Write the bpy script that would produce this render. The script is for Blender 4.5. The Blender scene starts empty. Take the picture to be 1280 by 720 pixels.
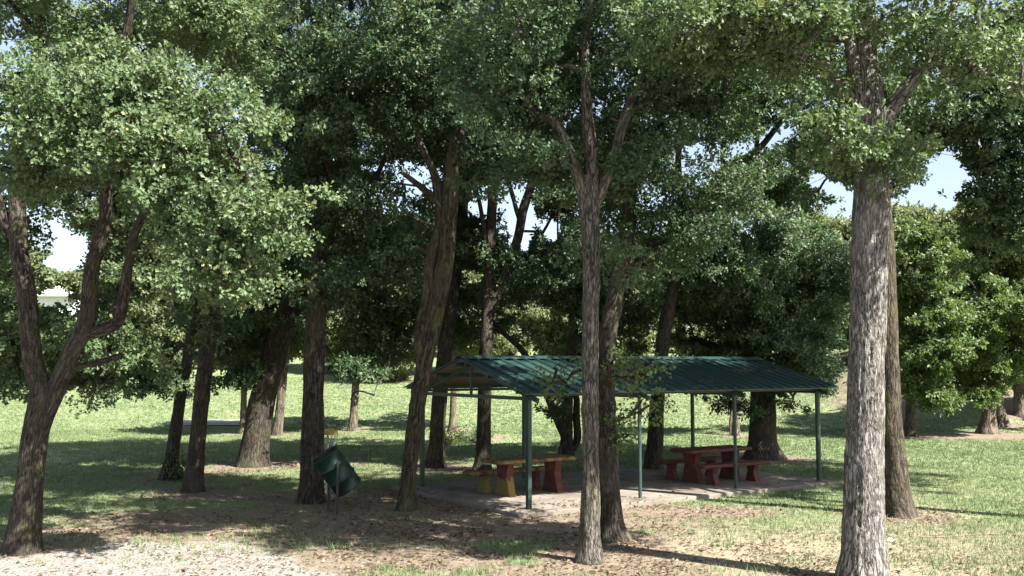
import bpy, math
import numpy as np
from mathutils import Vector, Matrix

rng = np.random.default_rng(11)
SC = bpy.context.scene
COL = SC.collection
PI = math.pi

# ------------------------------------------------------------------ survey of the place
# eye 2.85 m above the picnic ground, 35 mm lens, tilted up a little
F = 1244.4
TH = math.atan(94 / F)
EYE = np.array([0.0, 0.0, 2.85])
CT, ST = math.cos(TH), math.sin(TH)

def ray(px, py):
    u = (px - 640) / F
    v = (360 - py) / F
    return np.array([u, CT - v * ST, ST + v * CT])

def P(px, py, Y):
    d = ray(px, py)
    return EYE + d * (Y / d[1])

def G(px, py, z=0.0):
    d = ray(px, py)
    return EYE + d * ((z - EYE[2]) / d[2])

def proj(p):
    q = p - EYE
    dep = np.maximum(q[:, 1] * CT + q[:, 2] * ST, 0.1)
    v = -q[:, 1] * ST + q[:, 2] * CT
    return 640 + F * q[:, 0] / dep, 360 - F * v / dep

def sstep(a, b, x):
    t = np.clip((x - a) / (b - a), 0, 1)
    return t * t * (3 - 2 * t)

# ------------------------------------------------------------------ noise
def hash3(ix, iy, iz):
    h = (ix.astype(np.int64) * 374761393 + iy.astype(np.int64) * 668265263 + iz.astype(np.int64) * 1442695041) & 0xFFFFFFFF
    h = ((h ^ (h >> 13)) * 1274126177) & 0xFFFFFFFF
    h = h ^ (h >> 16)
    return (h & 0xFFFFFF) / float(0xFFFFFF)

def vnoise(p):
    i = np.floor(p)
    f = p - i
    f = f * f * (3 - 2 * f)
    i = i.astype(np.int64)
    r = 0
    for dx in (0, 1):
        wx = f[:, 0] if dx else 1 - f[:, 0]
        for dy in (0, 1):
            wy = f[:, 1] if dy else 1 - f[:, 1]
            for dz in (0, 1):
                wz = f[:, 2] if dz else 1 - f[:, 2]
                r = r + wx * wy * wz * hash3(i[:, 0] + dx, i[:, 1] + dy, i[:, 2] + dz)
    return r

def noise2(x, y, s, seed=0.0):
    x = np.atleast_1d(x).astype(float); y = np.atleast_1d(y).astype(float)
    p = np.stack([x.ravel() * s, y.ravel() * s, np.full(x.size, seed)], 1)
    return (vnoise(p) * .65 + vnoise(p * 2.13 + 7.7) * .35).reshape(x.shape)

# ------------------------------------------------------------------ terrain
def terrain(x, y):
    x = np.asarray(x, float); y = np.asarray(y, float)
    z = 0.078 * np.clip(y - 41, 0, 75) * sstep(39, 50, y)
    z = z + 2.5 * sstep(116, 260, y)
    z = z + 1.5 * sstep(43, 56, y) * sstep(.27, .36, x / np.maximum(y, 1))
    z = z - 0.35 * np.exp(-((y - 37.5 - .1 * x) / 1.5) ** 2) * sstep(3.5, -1, x) * sstep(-9, -4, x)
    z = z + 0.05 * (noise2(x, y, .35, 3.3) - .5) + 0.16 * (noise2(x, y, .11, 9.3) - .5) * sstep(24, 40, y)
    return z

def tz(x, y):
    return float(terrain(np.array([x]), np.array([y]))[0])

# ------------------------------------------------------------------ object helpers
def link(o, parent=None):
    COL.objects.link(o)
    if parent is not None:
        o.parent = parent
    return o

def tag(o, label=None, cat=None, group=None, kind=None):
    if label: o['label'] = label
    if cat: o['category'] = cat
    if group: o['group'] = group
    if kind: o['kind'] = kind
    return o

def empty(name, loc, label, cat, group=None, rotz=0.0):
    o = bpy.data.objects.new(name, None)
    o.empty_display_size = .3
    link(o)
    o.location = [float(c) for c in loc]
    o.rotation_euler = (0, 0, rotz)
    return tag(o, label, cat, group)

def mesh_np(name, verts, faces, mat, parent=None, origin=None, smooth=False, fattr=None, vattr=None):
    """verts (N,3); faces = list of (M,k) int arrays"""
    if not isinstance(faces, (list, tuple)):
        faces = [faces]
    me = bpy.data.meshes.new(name)
    verts = np.asarray(verts, np.float32)
    if origin is not None:
        verts = verts - np.asarray(origin, np.float32)
    me.vertices.add(len(verts))
    me.vertices.foreach_set('co', verts.ravel())
    nl = sum(f.size for f in faces)
    nf = sum(len(f) for f in faces)
    me.loops.add(nl)
    me.loops.foreach_set('vertex_index', np.concatenate([f.ravel() for f in faces]).astype(np.int32))
    me.polygons.add(nf)
    tot = np.concatenate([np.full(len(f), f.shape[1]) for f in faces]).astype(np.int32)
    st = np.concatenate([[0], np.cumsum(tot)[:-1]]).astype(np.int32)
    me.polygons.foreach_set('loop_start', st)
    if smooth:
        me.polygons.foreach_set('use_smooth', np.ones(nf, bool))
    me.update(calc_edges=True)
    if fattr:
        for k, a in fattr.items():
            at = me.attributes.new(k, 'FLOAT', 'FACE')
            at.data.foreach_set('value', np.asarray(a, np.float32))
    if vattr:
        for k, a in vattr.items():
            a = np.asarray(a, np.float32)
            if a.ndim == 2:
                at = me.attributes.new(k, 'FLOAT_VECTOR', 'POINT')
                at.data.foreach_set('vector', a.ravel())
            else:
                at = me.attributes.new(k, 'FLOAT', 'POINT')
                at.data.foreach_set('value', a)
    me.materials.append(mat)
    o = bpy.data.objects.new(name, me)
    return link(o, parent)

class MB:
    """collects shapes in a local frame, builds one mesh"""
    def __init__(s):
        s.v = []; s.f = []
    def add(s, vs, fs):
        b = len(s.v)
        s.v += [tuple(map(float, p)) for p in vs]
        s.f += [[b + i for i in q] for q in fs]
    def box(s, c, d, rot=None):
        c = np.array(c, float); d = np.array(d, float) / 2
        vs = [np.array([x, y, z]) * d for x in (-1, 1) for y in (-1, 1) for z in (-1, 1)]
        if rot is not None:
            vs = [np.array(rot @ Vector(p)) for p in vs]
        s.add([c + p for p in vs], [(0, 1, 3, 2), (4, 6, 7, 5), (0, 4, 5, 1), (2, 3, 7, 6), (0, 2, 6, 4), (1, 5, 7, 3)])
    def bar(s, a, b, w, h):
        a = Vector(a); b = Vector(b); d = b - a
        rot = d.to_track_quat('Y', 'Z').to_matrix()
        s.box((a + b) / 2, (w, d.length, h), rot)
    def tube(s, pts, r, seg=10, cap=True):
        pts = [Vector(p) for p in pts]
        n = len(pts)
        rs = r if isinstance(r, (list, tuple)) else [r] * n
        rings = []
        base = len(s.v)
        up = None
        for i, p in enumerate(pts):
            d = (pts[min(i + 1, n - 1)] - pts[max(i - 1, 0)]).normalized()
            if up is None:
                up = Vector((1, 0, 0)) if abs(d.x) < .8 else Vector((0, 1, 0))
            x = (up - d * up.dot(d)).normalized(); up = x
            y = d.cross(x)
            rings += [p + (x * math.cos(2 * PI * k / seg) + y * math.sin(2 * PI * k / seg)) * rs[i] for k in range(seg)]
        fs = [(i * seg + k, i * seg + (k + 1) % seg, (i + 1) * seg + (k + 1) % seg, (i + 1) * seg + k) for i in range(n - 1) for k in range(seg)]
        if cap:
            fs += [tuple(range(seg))[::-1], tuple((n - 1) * seg + k for k in range(seg))]
        s.add(rings, fs)
    def lathe(s, prof, seg=40, M=None):
        vs = []
        for (r, z) in prof:
            for k in range(seg):
                a = 2 * PI * k / seg
                p = Vector((r * math.cos(a), r * math.sin(a), z))
                vs.append(M @ p if M is not None else p)
        n = len(prof)
        s.add(vs, [(i * seg + k, i * seg + (k + 1) % seg, (i + 1) * seg + (k + 1) % seg, (i + 1) * seg + k) for i in range(n - 1) for k in range(seg)])
    def prism(s, outline, axis_vec, depth):
        """outline: list of 3-vectors, extruded along axis_vec by depth, centred"""
        a = Vector(axis_vec).normalized() * (depth / 2)
        n = len(outline)
        vs = [Vector(p) - a for p in outline] + [Vector(p) + a for p in outline]
        fs = [tuple(range(n))[::-1], tuple(range(n, 2 * n))] + [(i, (i + 1) % n, n + (i + 1) % n, n + i) for i in range(n)]
        s.add(vs, fs)
    def build(s, name, mat, parent=None, smooth=False, bevel=0.0, sub=0):
        me = bpy.data.meshes.new(name)
        me.from_pydata(s.v, [], s.f)
        me.materials.append(mat)
        if smooth:
            me.polygons.foreach_set('use_smooth', np.ones(len(me.polygons), bool))
        me.update()
        o = bpy.data.objects.new(name, me)
        link(o, parent)
        if bevel:
            m = o.modifiers.new('bevel', 'BEVEL'); m.width = bevel; m.segments = 2; m.limit_method = 'ANGLE'
        return o

def copy_tree(o, parent=None):
    c = o.copy(); COL.objects.link(c)
    if parent is not None: c.parent = parent
    for ch in list(o.children):
        copy_tree(ch, c)
    return c

# ------------------------------------------------------------------ materials
class NT:
    def __init__(s, name):
        s.m = bpy.data.materials.new(name); s.m.use_nodes = True
        s.t = s.m.node_tree; s.t.nodes.clear()
        s.out = s.t.nodes.new('ShaderNodeOutputMaterial')
    def n(s, typ, ins=None, **kw):
        nd = s.t.nodes.new('ShaderNode' + typ)
        for k, v in kw.items(): setattr(nd, k, v)
        for k, v in (ins or {}).items():
            if isinstance(v, bpy.types.NodeSocket): s.t.links.new(v, nd.inputs[k])
            else: nd.inputs[k].default_value = v
        return nd
    def mix(s, fac, a, b, typ='MIX'):
        nd = s.n('Mix', data_type='RGBA', blend_type=typ)
        for i, v in ((0, fac), (6, a), (7, b)):
            if isinstance(v, bpy.types.NodeSocket): s.t.links.new(v, nd.inputs[i])
            elif i == 0: nd.inputs[i].default_value = v
            else: nd.inputs[i].default_value = (*v, 1)
        return nd.outputs[2]
    def math(s, op, a, b=0.0, c=0.0):
        nd = s.n('Math', operation=op)
        for i, v in enumerate((a, b, c)):
            if isinstance(v, bpy.types.NodeSocket): s.t.links.new(v, nd.inputs[i])
            else: nd.inputs[i].default_value = v
        return nd.outputs[0]
    def ramp(s, fac, stops, interp='LINEAR'):
        nd = s.n('ValToRGB', {'Fac': fac})
        cr = nd.color_ramp; cr.interpolation = interp
        while len(cr.elements) > 1: cr.elements.remove(cr.elements[-1])
        for i, (p, c) in enumerate(stops):
            e = cr.elements[0] if i == 0 else cr.elements.new(p)
            e.position = p; e.color = (*c, 1) if len(c) == 3 else c
        return nd.outputs[0]
    def noise(s, vec, scale, detail=4, rough=.6, dist=0.0):
        nd = s.n('TexNoise', {'Scale': scale, 'Detail': detail, 'Roughness': rough, 'Distortion': dist})
        if vec is not None: s.t.links.new(vec, nd.inputs['Vector'])
        return nd.outputs['Fac']
    def voro(s, vec, scale, feature='F1', out='Distance', rand=1.0):
        nd = s.n('TexVoronoi', {'Scale': scale, 'Randomness': rand}, feature=feature)
        if vec is not None: s.t.links.new(vec, nd.inputs['Vector'])
        return nd.outputs[out]
    def bump(s, h, strength=.5, dist=.02):
        return s.n('Bump', {'Height': h, 'Strength': strength, 'Distance': dist}).outputs[0]
    def attr(s, name, out='Fac'):
        return s.n('Attribute', attribute_name=name).outputs[out]
    def scale(s, vec, sx, sy, sz):
        return s.n('Mapping', {'Vector': vec, 'Scale': (sx, sy, sz)}).outputs[0]
    def principled(s, col, rough=.8, normal=None, metal=0.0, spec=.3):
        b = s.n('BsdfPrincipled', {'Metallic': metal, 'Specular IOR Level': spec})
        for k, v in (('Base Color', col), ('Roughness', rough)):
            if isinstance(v, bpy.types.NodeSocket): s.t.links.new(v, b.inputs[k])
            else: b.inputs[k].default_value = (*v, 1) if k == 'Base Color' else v
        if normal is not None: s.t.links.new(normal, b.inputs['Normal'])
        s.t.links.new(b.outputs[0], s.out.inputs[0])
        return b

def obj_co(t): return t.n('TexCoord').outputs['Object']
def geo_co(t): return t.n('NewGeometry').outputs['Position']

def leaf_mat(name, c0, c1, c2, trans=.34, rough=.5, spec=.4):
    t = NT(name)
    r = t.attr('rnd')
    col = t.ramp(r, [(0, c0), (.5, c1), (.93, c2), (1, (c2[0] * 1.6, c2[1] * 1.15, c2[2] * .9))])
    b = t.n('BsdfPrincipled', {'Roughness': rough, 'Specular IOR Level': spec, 'Base Color': col})
    tc = t.mix(1.0, col, (1.3, 1.3, .65), 'MULTIPLY')
    tr = t.n('BsdfTranslucent', {'Color': tc})
    mx = t.n('MixShader', {0: trans, 1: b.outputs[0], 2: tr.outputs[0]})
    t.t.links.new(mx.outputs[0], t.out.inputs[0])
    return t.m

def bark_mat(name, dark, mid, light, sc=1.0, moss=0.0, bumpd=.03):
    t = NT(name)
    v = t.attr('bark', 'Vector')
    w = t.noise(t.scale(v, 6 * sc, 6 * sc, 3 * sc), 1, 3)
    def ridged(sx, sz, d):
        n = t.noise(t.scale(v, sx * sc, sx * sc, sz * sc), 1, d, .55, .35)
        k = t.math('ABSOLUTE', t.math('MULTIPLY_ADD', n, 2.0, -1.0))
        return t.math('MINIMUM', t.math('MULTIPLY', k, 3.4), 1.0)
    r1 = ridged(15, 2.6, 3); r2 = ridged(34, 7, 2)
    n2 = t.noise(t.scale(v, 85 * sc, 85 * sc, 30 * sc), 1, 3, .65)
    h = t.math('ADD', t.math('MULTIPLY', r1, .55), t.math('MULTIPLY', r2, .25))
    h2 = t.math('ADD', h, t.math('MULTIPLY', n2, .35))
    col = t.ramp(h2, [(.34, tuple(c * .6 for c in dark)), (.47, tuple(.5 * a + .5 * b for a, b in zip(dark, mid))), (.66, mid), (1.0, tuple(.55 * a + .45 * b for a, b in zip(light, mid)))])  # low stops darken the furrows: part dirt, part crevice shade painted into the colour
    big = t.noise(t.scale(v, 2.2, 2.2, 1.1), 1, 4)
    col = t.mix(t.math('MULTIPLY', t.ramp(big, [(.45, (0, 0, 0)), (.7, (1, 1, 1))]), .55), col, tuple(c * 1.25 for c in mid))
    if moss:
        ms = t.ramp(t.noise(t.scale(v, 3, 3, 1.7), 1, 5), [(.5, (0, 0, 0)), (.62, (1, 1, 1))])
        col = t.mix(t.math('MULTIPLY', ms, moss), col, (.10, .105, .04))
    col = t.mix(t.math('MULTIPLY', w, .35), col, dark)
    t.principled(col, .9, t.bump(h2, .9, bumpd), spec=.15)
    return t.m

M = {}
M['oak'] = leaf_mat('oak_leaf', (.056, .094, .038), (.090, .138, .058), (.150, .196, .098))
M['oak_mid'] = leaf_mat('oak_leaf_deep', (.037, .075, .036), (.060, .104, .048), (.106, .152, .074))
M['elm'] = leaf_mat('elm_leaf', (.056, .098, .028), (.090, .138, .042), (.140, .178, .070), .4)
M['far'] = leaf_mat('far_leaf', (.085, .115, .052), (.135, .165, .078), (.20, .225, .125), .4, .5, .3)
M['bark'] = bark_mat('oak_bark', (.022, .018, .015), (.066, .055, .045), (.175, .152, .128), 1.5, .3)
M['bark_grey'] = bark_mat('grey_furrowed_bark', (.052, .046, .040), (.215, .203, .187), (.54, .52, .485), 1.7, .1)
M['bark_mid'] = bark_mat('brown_grey_bark', (.036, .031, .026), (.135, .120, .103), (.33, .30, .265), 1.6, .2)
M['bark_moss'] = bark_mat('mossy_dark_bark', (.026, .022, .017), (.075, .062, .046), (.17, .15, .115), 1.1, .6)
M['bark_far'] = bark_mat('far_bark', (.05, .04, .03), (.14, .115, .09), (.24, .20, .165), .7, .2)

def paint_mat(name, base, dark, rough=.45, chip=None, sc=1.0, spec=.4):
    t = NT(name)
    c = obj_co(t)
    n = t.noise(c, 6 * sc, 6, .65)
    col = t.mix(t.ramp(n, [(.35, (0, 0, 0)), (.7, (1, 1, 1))]), base, dark)
    if chip:
        k = t.ramp(t.noise(c, 16 * sc, 6, .7), [(.63, (0, 0, 0)), (.68, (1, 1, 1))])
        col = t.mix(k, col, chip)
    t.principled(col, rough, t.bump(n, .15, .01), spec=spec)
    return t.m

M['green'] = paint_mat('green_painted_steel', (.015, .043, .036), (.011, .030, .026), .45, (.10, .09, .07))
M['post'] = paint_mat('green_painted_pipe', (.024, .058, .051), (.017, .040, .036), .45, (.14, .12, .09), 2)
M['lining'] = paint_mat('weathered_tan_sheeting', (.25, .20, .15), (.16, .13, .10), .7)
M['black'] = paint_mat('black_iron', (.02, .02, .02), (.035, .028, .022), .5, None, 2)
M['drum'] = paint_mat('dark_green_drum_paint', (.007, .032, .023), (.006, .020, .015), .42, (.035, .040, .030), 1.2, .4)
M['drum_in'] = paint_mat('drum_inside', (.015, .016, .017), (.03, .025, .02), .6)
M['yellow'] = paint_mat('faded_yellow_plastic', (.34, .255, .07), (.24, .18, .06), .5)
M['chain'] = paint_mat('galvanised_steel', (.34, .34, .34), (.22, .22, .22), .4)
M['white'] = paint_mat('white_siding', (.74, .74, .72), (.62, .62, .60), .7)
M['roofing'] = paint_mat('pale_roofing', (.55, .55, .54), (.46, .46, .46), .8)
M['glass'] = paint_mat('dark_window_glass', (.04, .05, .06), (.03, .04, .05), .1)
M['paper'] = paint_mat('white_paper', (.78, .78, .80), (.70, .70, .74), .6)
M['stick'] = paint_mat('grey_dead_wood', (.20, .165, .13), (.12, .095, .07), .9)

def roof_mat():
    t = NT('green_ribbed_roofing')
    c = obj_co(t)
    n = t.noise(t.scale(c, 3, .6, 1), 1.2, 6, .65)
    col = t.ramp(n, [(.3, (.012, .032, .030)), (.55, (.020, .048, .044)), (.75, (.042, .080, .070))])
    d = t.ramp(t.noise(c, 5, 7, .75), [(.62, (0, 0, 0)), (.72, (1, 1, 1))])
    col = t.mix(t.math('MULTIPLY', d, .55), col, (.17, .14, .10))
    t.principled(col, .42, t.bump(n, .1, .01), spec=.4)
    return t.m
M['roof'] = roof_mat()

def table_mat(name, mode):
    t = NT(name)
    c = obj_co(t)
    n = t.noise(c, 5, 6, .7)
    red = t.ramp(n, [(.3, (.045, .013, .010)), (.55, (.095, .026, .018)), (.8, (.15, .055, .040))])
    chip = t.ramp(t.noise(c, 22, 6, .75), [(.60, (0, 0, 0)), (.66, (1, 1, 1))])
    if mode == 'red':
        col = t.mix(t.math('MULTIPLY', chip, .5), red, (.25, .16, .11))
    else:
        z = t.n('SeparateXYZ', {0: c}).outputs['Z']
        yel = t.mix(n, (.20, .15, .032), (.13, .10, .03))
        if mode == 'top':
            m = t.ramp(t.noise(c, 7, 7, .75), [(.46, (0, 0, 0)), (.54, (1, 1, 1))])
            col = t.mix(m, red, yel)
            m2 = t.ramp(t.noise(c, 11, 6, .75), [(.56, (0, 0, 0)), (.62, (1, 1, 1))])
            col = t.mix(m2, col, (.20, .17, .12))
        else:
            zz = t.math('ADD', z, t.math('MULTIPLY', t.math('SUBTRACT', t.noise(c, 7, 6, .7), .5), .5))
            lim = {'legyel': .36, 'legsome': -.12}[mode]
            m = t.ramp(t.math('SUBTRACT', zz, lim - .5), [(.48, (1, 1, 1)), (.52, (0, 0, 0))])
            col = t.mix(m, red, yel)
            col = t.mix(t.math('MULTIPLY', chip, .6), col, (.10, .045, .03))
    t.principled(col, .65, t.bump(t.noise(c, 30, 4), .5, .01), spec=.3)
    return t.m
M['t_red'] = table_mat('red_painted_concrete', 'red')
M['t_top'] = table_mat('flaking_yellow_red_paint', 'top')
M['t_yel'] = table_mat('red_and_yellow_paint', 'legyel')
M['t_some'] = table_mat('red_paint_yellow_foot', 'legsome')

def slab_mat():
    t = NT('aged_concrete')
    c = geo_co(t)
    n = t.noise(c, 1.4, 8, .65)
    col = t.ramp(n, [(.3, (.10, .085, .07)), (.5, (.175, .152, .128)), (.75, (.27, .24, .205))])
    s = t.ramp(t.noise(c, 9, 6, .7), [(.55, (0, 0, 0)), (.7, (1, 1, 1))])
    col = t.mix(t.math('MULTIPLY', s, .5), col, (.15, .12, .09))
    t.principled(col, .9, t.bump(t.noise(c, 60, 4), .4, .006), spec=.2)
    return t.m
M['slab'] = slab_mat()
M['slab_pale'] = paint_mat('pale_concrete', (.36, .35, .33), (.28, .27, .25), .9)

def ground_mat():
    t = NT('park_ground')
    c = geo_co(t)
    nb = t.noise(c, 1.1, 7, .65)
    nm = t.noise(c, 4.5, 6, .7)
    nf = t.noise(c, 26, 5, .7)
    vo = t.voro(c, 46, 'F1', 'Color')
    vr = t.n('SeparateColor', {0: vo}).outputs[0]
    # bare soil with leaf crumbs
    dirt = t.ramp(nm, [(.25, (.092, .074, .054)), (.5, (.168, .138, .102)), (.75, (.275, .230, .178))])
    dirt = t.mix(t.ramp(vr, [(.55, (0, 0, 0)), (.85, (.75, .75, .75))]), dirt, (.13, .09, .06))
    dirt = t.mix(t.ramp(nf, [(.5, (0, 0, 0)), (.75, (.6, .6, .6))]), dirt, (.33, .27, .205))
    # gravel
    gv = t.voro(c, 38, 'F1', 'Color')
    gr = t.n('SeparateColor', {0: gv}).outputs[1]
    grav = t.ramp(gr, [(0, (.14, .128, .112)), (.5, (.222, .206, .184)), (1, (.345, .325, .295))])
    grav = t.mix(t.ramp(nm, [(.5, (0, 0, 0)), (.75, (.6, .6, .6))]), grav, (.25, .21, .165))
    # lawn
    lawn = t.ramp(nm, [(.25, (.100, .140, .062)), (.5, (.145, .180, .088)), (.8, (.23, .24, .14))])
    lawn = t.mix(t.ramp(nb, [(.5, (0, 0, 0)), (.72, (.7, .7, .7))]), lawn, (.28, .265, .145))
    dry = t.ramp(nf, [(.3, (.17, .15, .10)), (.6, (.26, .23, .16)), (.8, (.36, .325, .245))])
    def mask(a, k):
        x = t.math('ADD', t.attr(a), t.math('MULTIPLY', t.math('SUBTRACT', nm, .5), k))
        x = t.math('ADD', x, t.math('MULTIPLY', t.math('SUBTRACT', nf, .5), k * .6))
        return t.ramp(x, [(.40, (0, 0, 0)), (.60, (1, 1, 1))])
    col = t.mix(mask('grass', 1.1), dirt, lawn)
    col = t.mix(mask('dry', 1.1), col, dry)
    col = t.mix(mask('gravel', .7), col, grav)
    h = t.math('ADD', t.math('MULTIPLY', nf, 1.0), t.math('MULTIPLY', nm, 1.5))
    t.principled(col, .95, t.bump(h, .7, .03), spec=.12)
    return t.m
M['ground'] = ground_mat()

def blade_mat(name, c0, c1, c2):
    t = NT(name)
    col = t.ramp(t.attr('rnd'), [(0, c0), (.5, c1), (1, c2)])
    b = t.n('BsdfPrincipled', {'Roughness': .6, 'Specular IOR Level': .25, 'Base Color': col})
    tr = t.n('BsdfTranslucent', {'Color': col})
    mx = t.n('MixShader', {0: .3, 1: b.outputs[0], 2: tr.outputs[0]})
    t.t.links.new(mx.outputs[0], t.out.inputs[0])
    return t.m
M['blade'] = blade_mat('grass_blade', (.090, .145, .058), (.155, .205, .092), (.30, .31, .18))
M['litter'] = blade_mat('fallen_leaf', (.05, .033, .022), (.16, .115, .075), (.36, .30, .225))
M['pebble'] = blade_mat('pebble_stone', (.14, .125, .11), (.235, .218, .195), (.37, .35, .32))

# ------------------------------------------------------------------ ground
DIRT = [  # px, py on the ground, half-widths in metres
    (300, 648, 3.3, 1.1), (470, 625, 2.6, 2.0), (640, 665, 3.6, 1.7), (790, 690, 2.6, 1.0), (170, 665, 2.2, .7),
    (360, 580, 2.2, 1.2), (560, 620, 2.2, 1.6), (870, 640, 1.6, .8), (700, 640, 4.0, 1.2), (250, 590, 1.3, .7),
    (940, 690, 2.4, .8), (330, 622, 2.4, .6), (560, 705, 3.2, 1.3), (760, 705, 1.8, .6), (690, 722, 2.5, .5), (590, 545, 1.3, 1.0), (1250, 545, 5.0, 1.6),
]
def masks(x, y):
    d = np.zeros_like(x)
    for px, py, a, b in DIRT:
        g = G(px, py)
        d = np.maximum(d, np.exp(-(((x - g[0]) / a) ** 2 + ((y - g[1]) / b) ** 2) ** 1.5 * .7))
    for (bx, by, br) in TREE_BASES:
        d = np.maximum(d, np.exp(-(((x - bx) ** 2 + (y - by) ** 2) / br ** 2)) * .95)
    # bare bank on the far side
    d = np.maximum(d, .55 * sstep(45, 48, y) * sstep(.27, .34, x / np.maximum(y, 1)) * sstep(75, 60, y))
    n = noise2(x, y, .5, 5.1)
    edge = 15.3 + 2.2 * (n - .5) - sstep(-4.5, -.8, x) * 3.2
    gravel = sstep(edge + 1.7, edge - 1.2, y)
    g = np.clip(1.0 - 1.15 * d, 0, 1) * (1 - gravel)
    g = g * (.62 + .38 * sstep(17.5, 23, y + .55 * np.abs(x)))
    g = np.maximum(g, .62 * sstep(.50, .66, noise2(x, y, .75, 12.5)) * sstep(20, 16, y) * (1 - gravel))
    right = sstep(.8, 3.5, x) * sstep(19.5, 15.5, y - .12 * x)
    dry = .62 * right * (1 - gravel) + .42 * sstep(.35, .75, n) * sstep(15, 20, y) * sstep(46, 30, y)
    return g, np.clip(dry, 0, 1), gravel

TREE_BASES = []

# ------------------------------------------------------------------ trees
def spline(pts, rad, ds):
    pts = np.asarray(pts, float); rad = np.asarray(rad, float)
    n = len(pts)
    ext = np.vstack([2 * pts[0] - pts[1], pts, 2 * pts[-1] - pts[-2]])
    out = []; ro = []
    for i in range(n - 1):
        p0, p1, p2, p3 = ext[i:i + 4]
        k = max(2, int(np.linalg.norm(p2 - p1) / ds))
        for j in range(k):
            t = j / k
            out.append(.5 * ((2 * p1) + (-p0 + p2) * t + (2 * p0 - 5 * p1 + 4 * p2 - p3) * t * t + (-p0 + 3 * p1 - 3 * p2 + p3) * t ** 3))
            ro.append(rad[i] * (1 - t) + rad[i + 1] * t)
    out.append(pts[-1]); ro.append(rad[-1])
    return np.array(out), np.array(ro)

def tube_np(pts, rad, seg, ds, flare=0.0, amp=0.0, seed=0.0, wob=0.0):
    c, r = spline(pts, rad, ds)
    n = len(c)
    s = np.concatenate([[0], np.cumsum(np.linalg.norm(np.diff(c, axis=0), axis=1))])
    d = np.gradient(c, axis=0); d /= np.linalg.norm(d, axis=1)[:, None]
    if wob:
        w = np.stack([vnoise(np.stack([s * 1.3 + k * 17 + seed, s * 0, s * 0 + seed], 1)) - .5 for k in range(3)], 1)
        c = c + w * wob * np.minimum(1, s[:, None] / .6)
    X = np.zeros_like(d); up = np.array([1., 0, 0]) if abs(d[0, 0]) < .8 else np.array([0, 1., 0])
    for i in range(n):
        x = up - d[i] * (up @ d[i]); x /= np.linalg.norm(x); X[i] = x; up = x
    Y = np.cross(d, X)
    a = np.linspace(0, 2 * PI, seg, endpoint=False)
    A, S = np.meshgrid(a, s); R = np.repeat(r[:, None], seg, 1)
    rm = max(r.mean(), .02)
    bk = np.stack([np.cos(A) * rm + seed, np.sin(A) * rm + seed * .7, S + seed * 1.3], 2)
    RR = R.copy()
    if flare:
        RR = RR * (1 + flare * np.exp(-S / .3) * (.55 + .45 * np.cos(5 * A + seed * 3) * np.cos(2 * A + seed)) )
    if amp:
        q = bk.reshape(-1, 3)
        lump = vnoise(q * [3.0, 3.0, 1.6] + 3).reshape(R.shape) - .5
        f = amp / .012
        n1 = vnoise(q * [26, 26, 4.0]); n2 = vnoise(q * [44, 44, 9.0] + 11)
        rid = (1 - np.abs(2 * n1 - 1)) * .7 + (1 - np.abs(2 * n2 - 1)) * .4
        kn = np.zeros_like(R)
        for _ in range(int(s[-1] * 1.1)):
            ks, ka, kr = rng.uniform(.3, s[-1]), rng.uniform(0, 2 * PI), rng.uniform(.05, .09)
            dA = (A - ka + PI) % (2 * PI) - PI
            d2 = ((S - ks) / kr) ** 2 + (dA * R / kr) ** 2
            kn += np.where(d2 < 9, np.exp(-d2) * 1.5 - np.exp(-d2 * 5) * 1.7, 0) * kr * .32 * np.minimum(1, R / .14)
        RR = RR + kn
        RR = RR * (1 + .16 * lump) + amp * (rid.reshape(R.shape) - .6) * np.minimum(1, R / .12)
    V = c[:, None, :] + RR[:, :, None] * (np.cos(A)[:, :, None] * X[:, None, :] + np.sin(A)[:, :, None] * Y[:, None, :])
    idx = np.arange(n * seg).reshape(n, seg)
    f = np.stack([idx[:-1], np.roll(idx[:-1], -1, 1), np.roll(idx[1:], -1, 1), idx[1:]], 2).reshape(-1, 4)
    return V.reshape(-1, 3), f, bk.reshape(-1, 3), c

class TubeSet:
    def __init__(s): s.V = []; s.F = []; s.B = []; s.n = 0
    def add(s, V, f, b):
        s.V.append(V); s.F.append(f + s.n); s.B.append(b); s.n += len(V)
    def build(s, name, mat, parent, origin):
        if not s.V: return None
        return mesh_np(name, np.concatenate(s.V), np.concatenate(s.F), mat, parent, origin, True, vattr={'bark': np.concatenate(s.B)})

LOBED_V = np.array([[0, 0, 0], [.12, .33, .03], [.37, .74, .10], [.17, .78, .045], [0, 1, -.04], [-.17, .78, .045], [-.37, .74, .10], [-.12, .33, .03]])
LOBED_F = np.array([[0, 1, 2, 3, 4], [0, 4, 5, 6, 7]])
KITE_V = np.array([[0, 0, 0], [.27, .55, .07], [0, 1, -.05], [-.27, .55, .07]])
KITE_F = np.array([[0, 1, 2], [0, 2, 3]])

def unit(v): return v / np.maximum(np.linalg.norm(v, axis=-1, keepdims=True), 1e-6)

def leaves(pos, axis, nrm, L, lobed):
    T, FF = (LOBED_V, LOBED_F) if lobed else (KITE_V, KITE_F)
    y = unit(axis)
    z = unit(nrm - y * np.sum(nrm * y, 1, keepdims=True))
    x = np.cross(y, z)
    w = L * rng.uniform(.8, 1.15, len(L))
    V = pos[:, None, :] + (T[None, :, 0:1] * w[:, None, None]) * x[:, None, :] + (T[None, :, 1:2] * L[:, None, None]) * y[:, None, :] + (T[None, :, 2:3] * L[:, None, None]) * z[:, None, :]
    f = (FF[None] + (np.arange(len(pos)) * len(T))[:, None, None]).reshape(-1, FF.shape[1])
    return V.reshape(-1, 3), f

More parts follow.
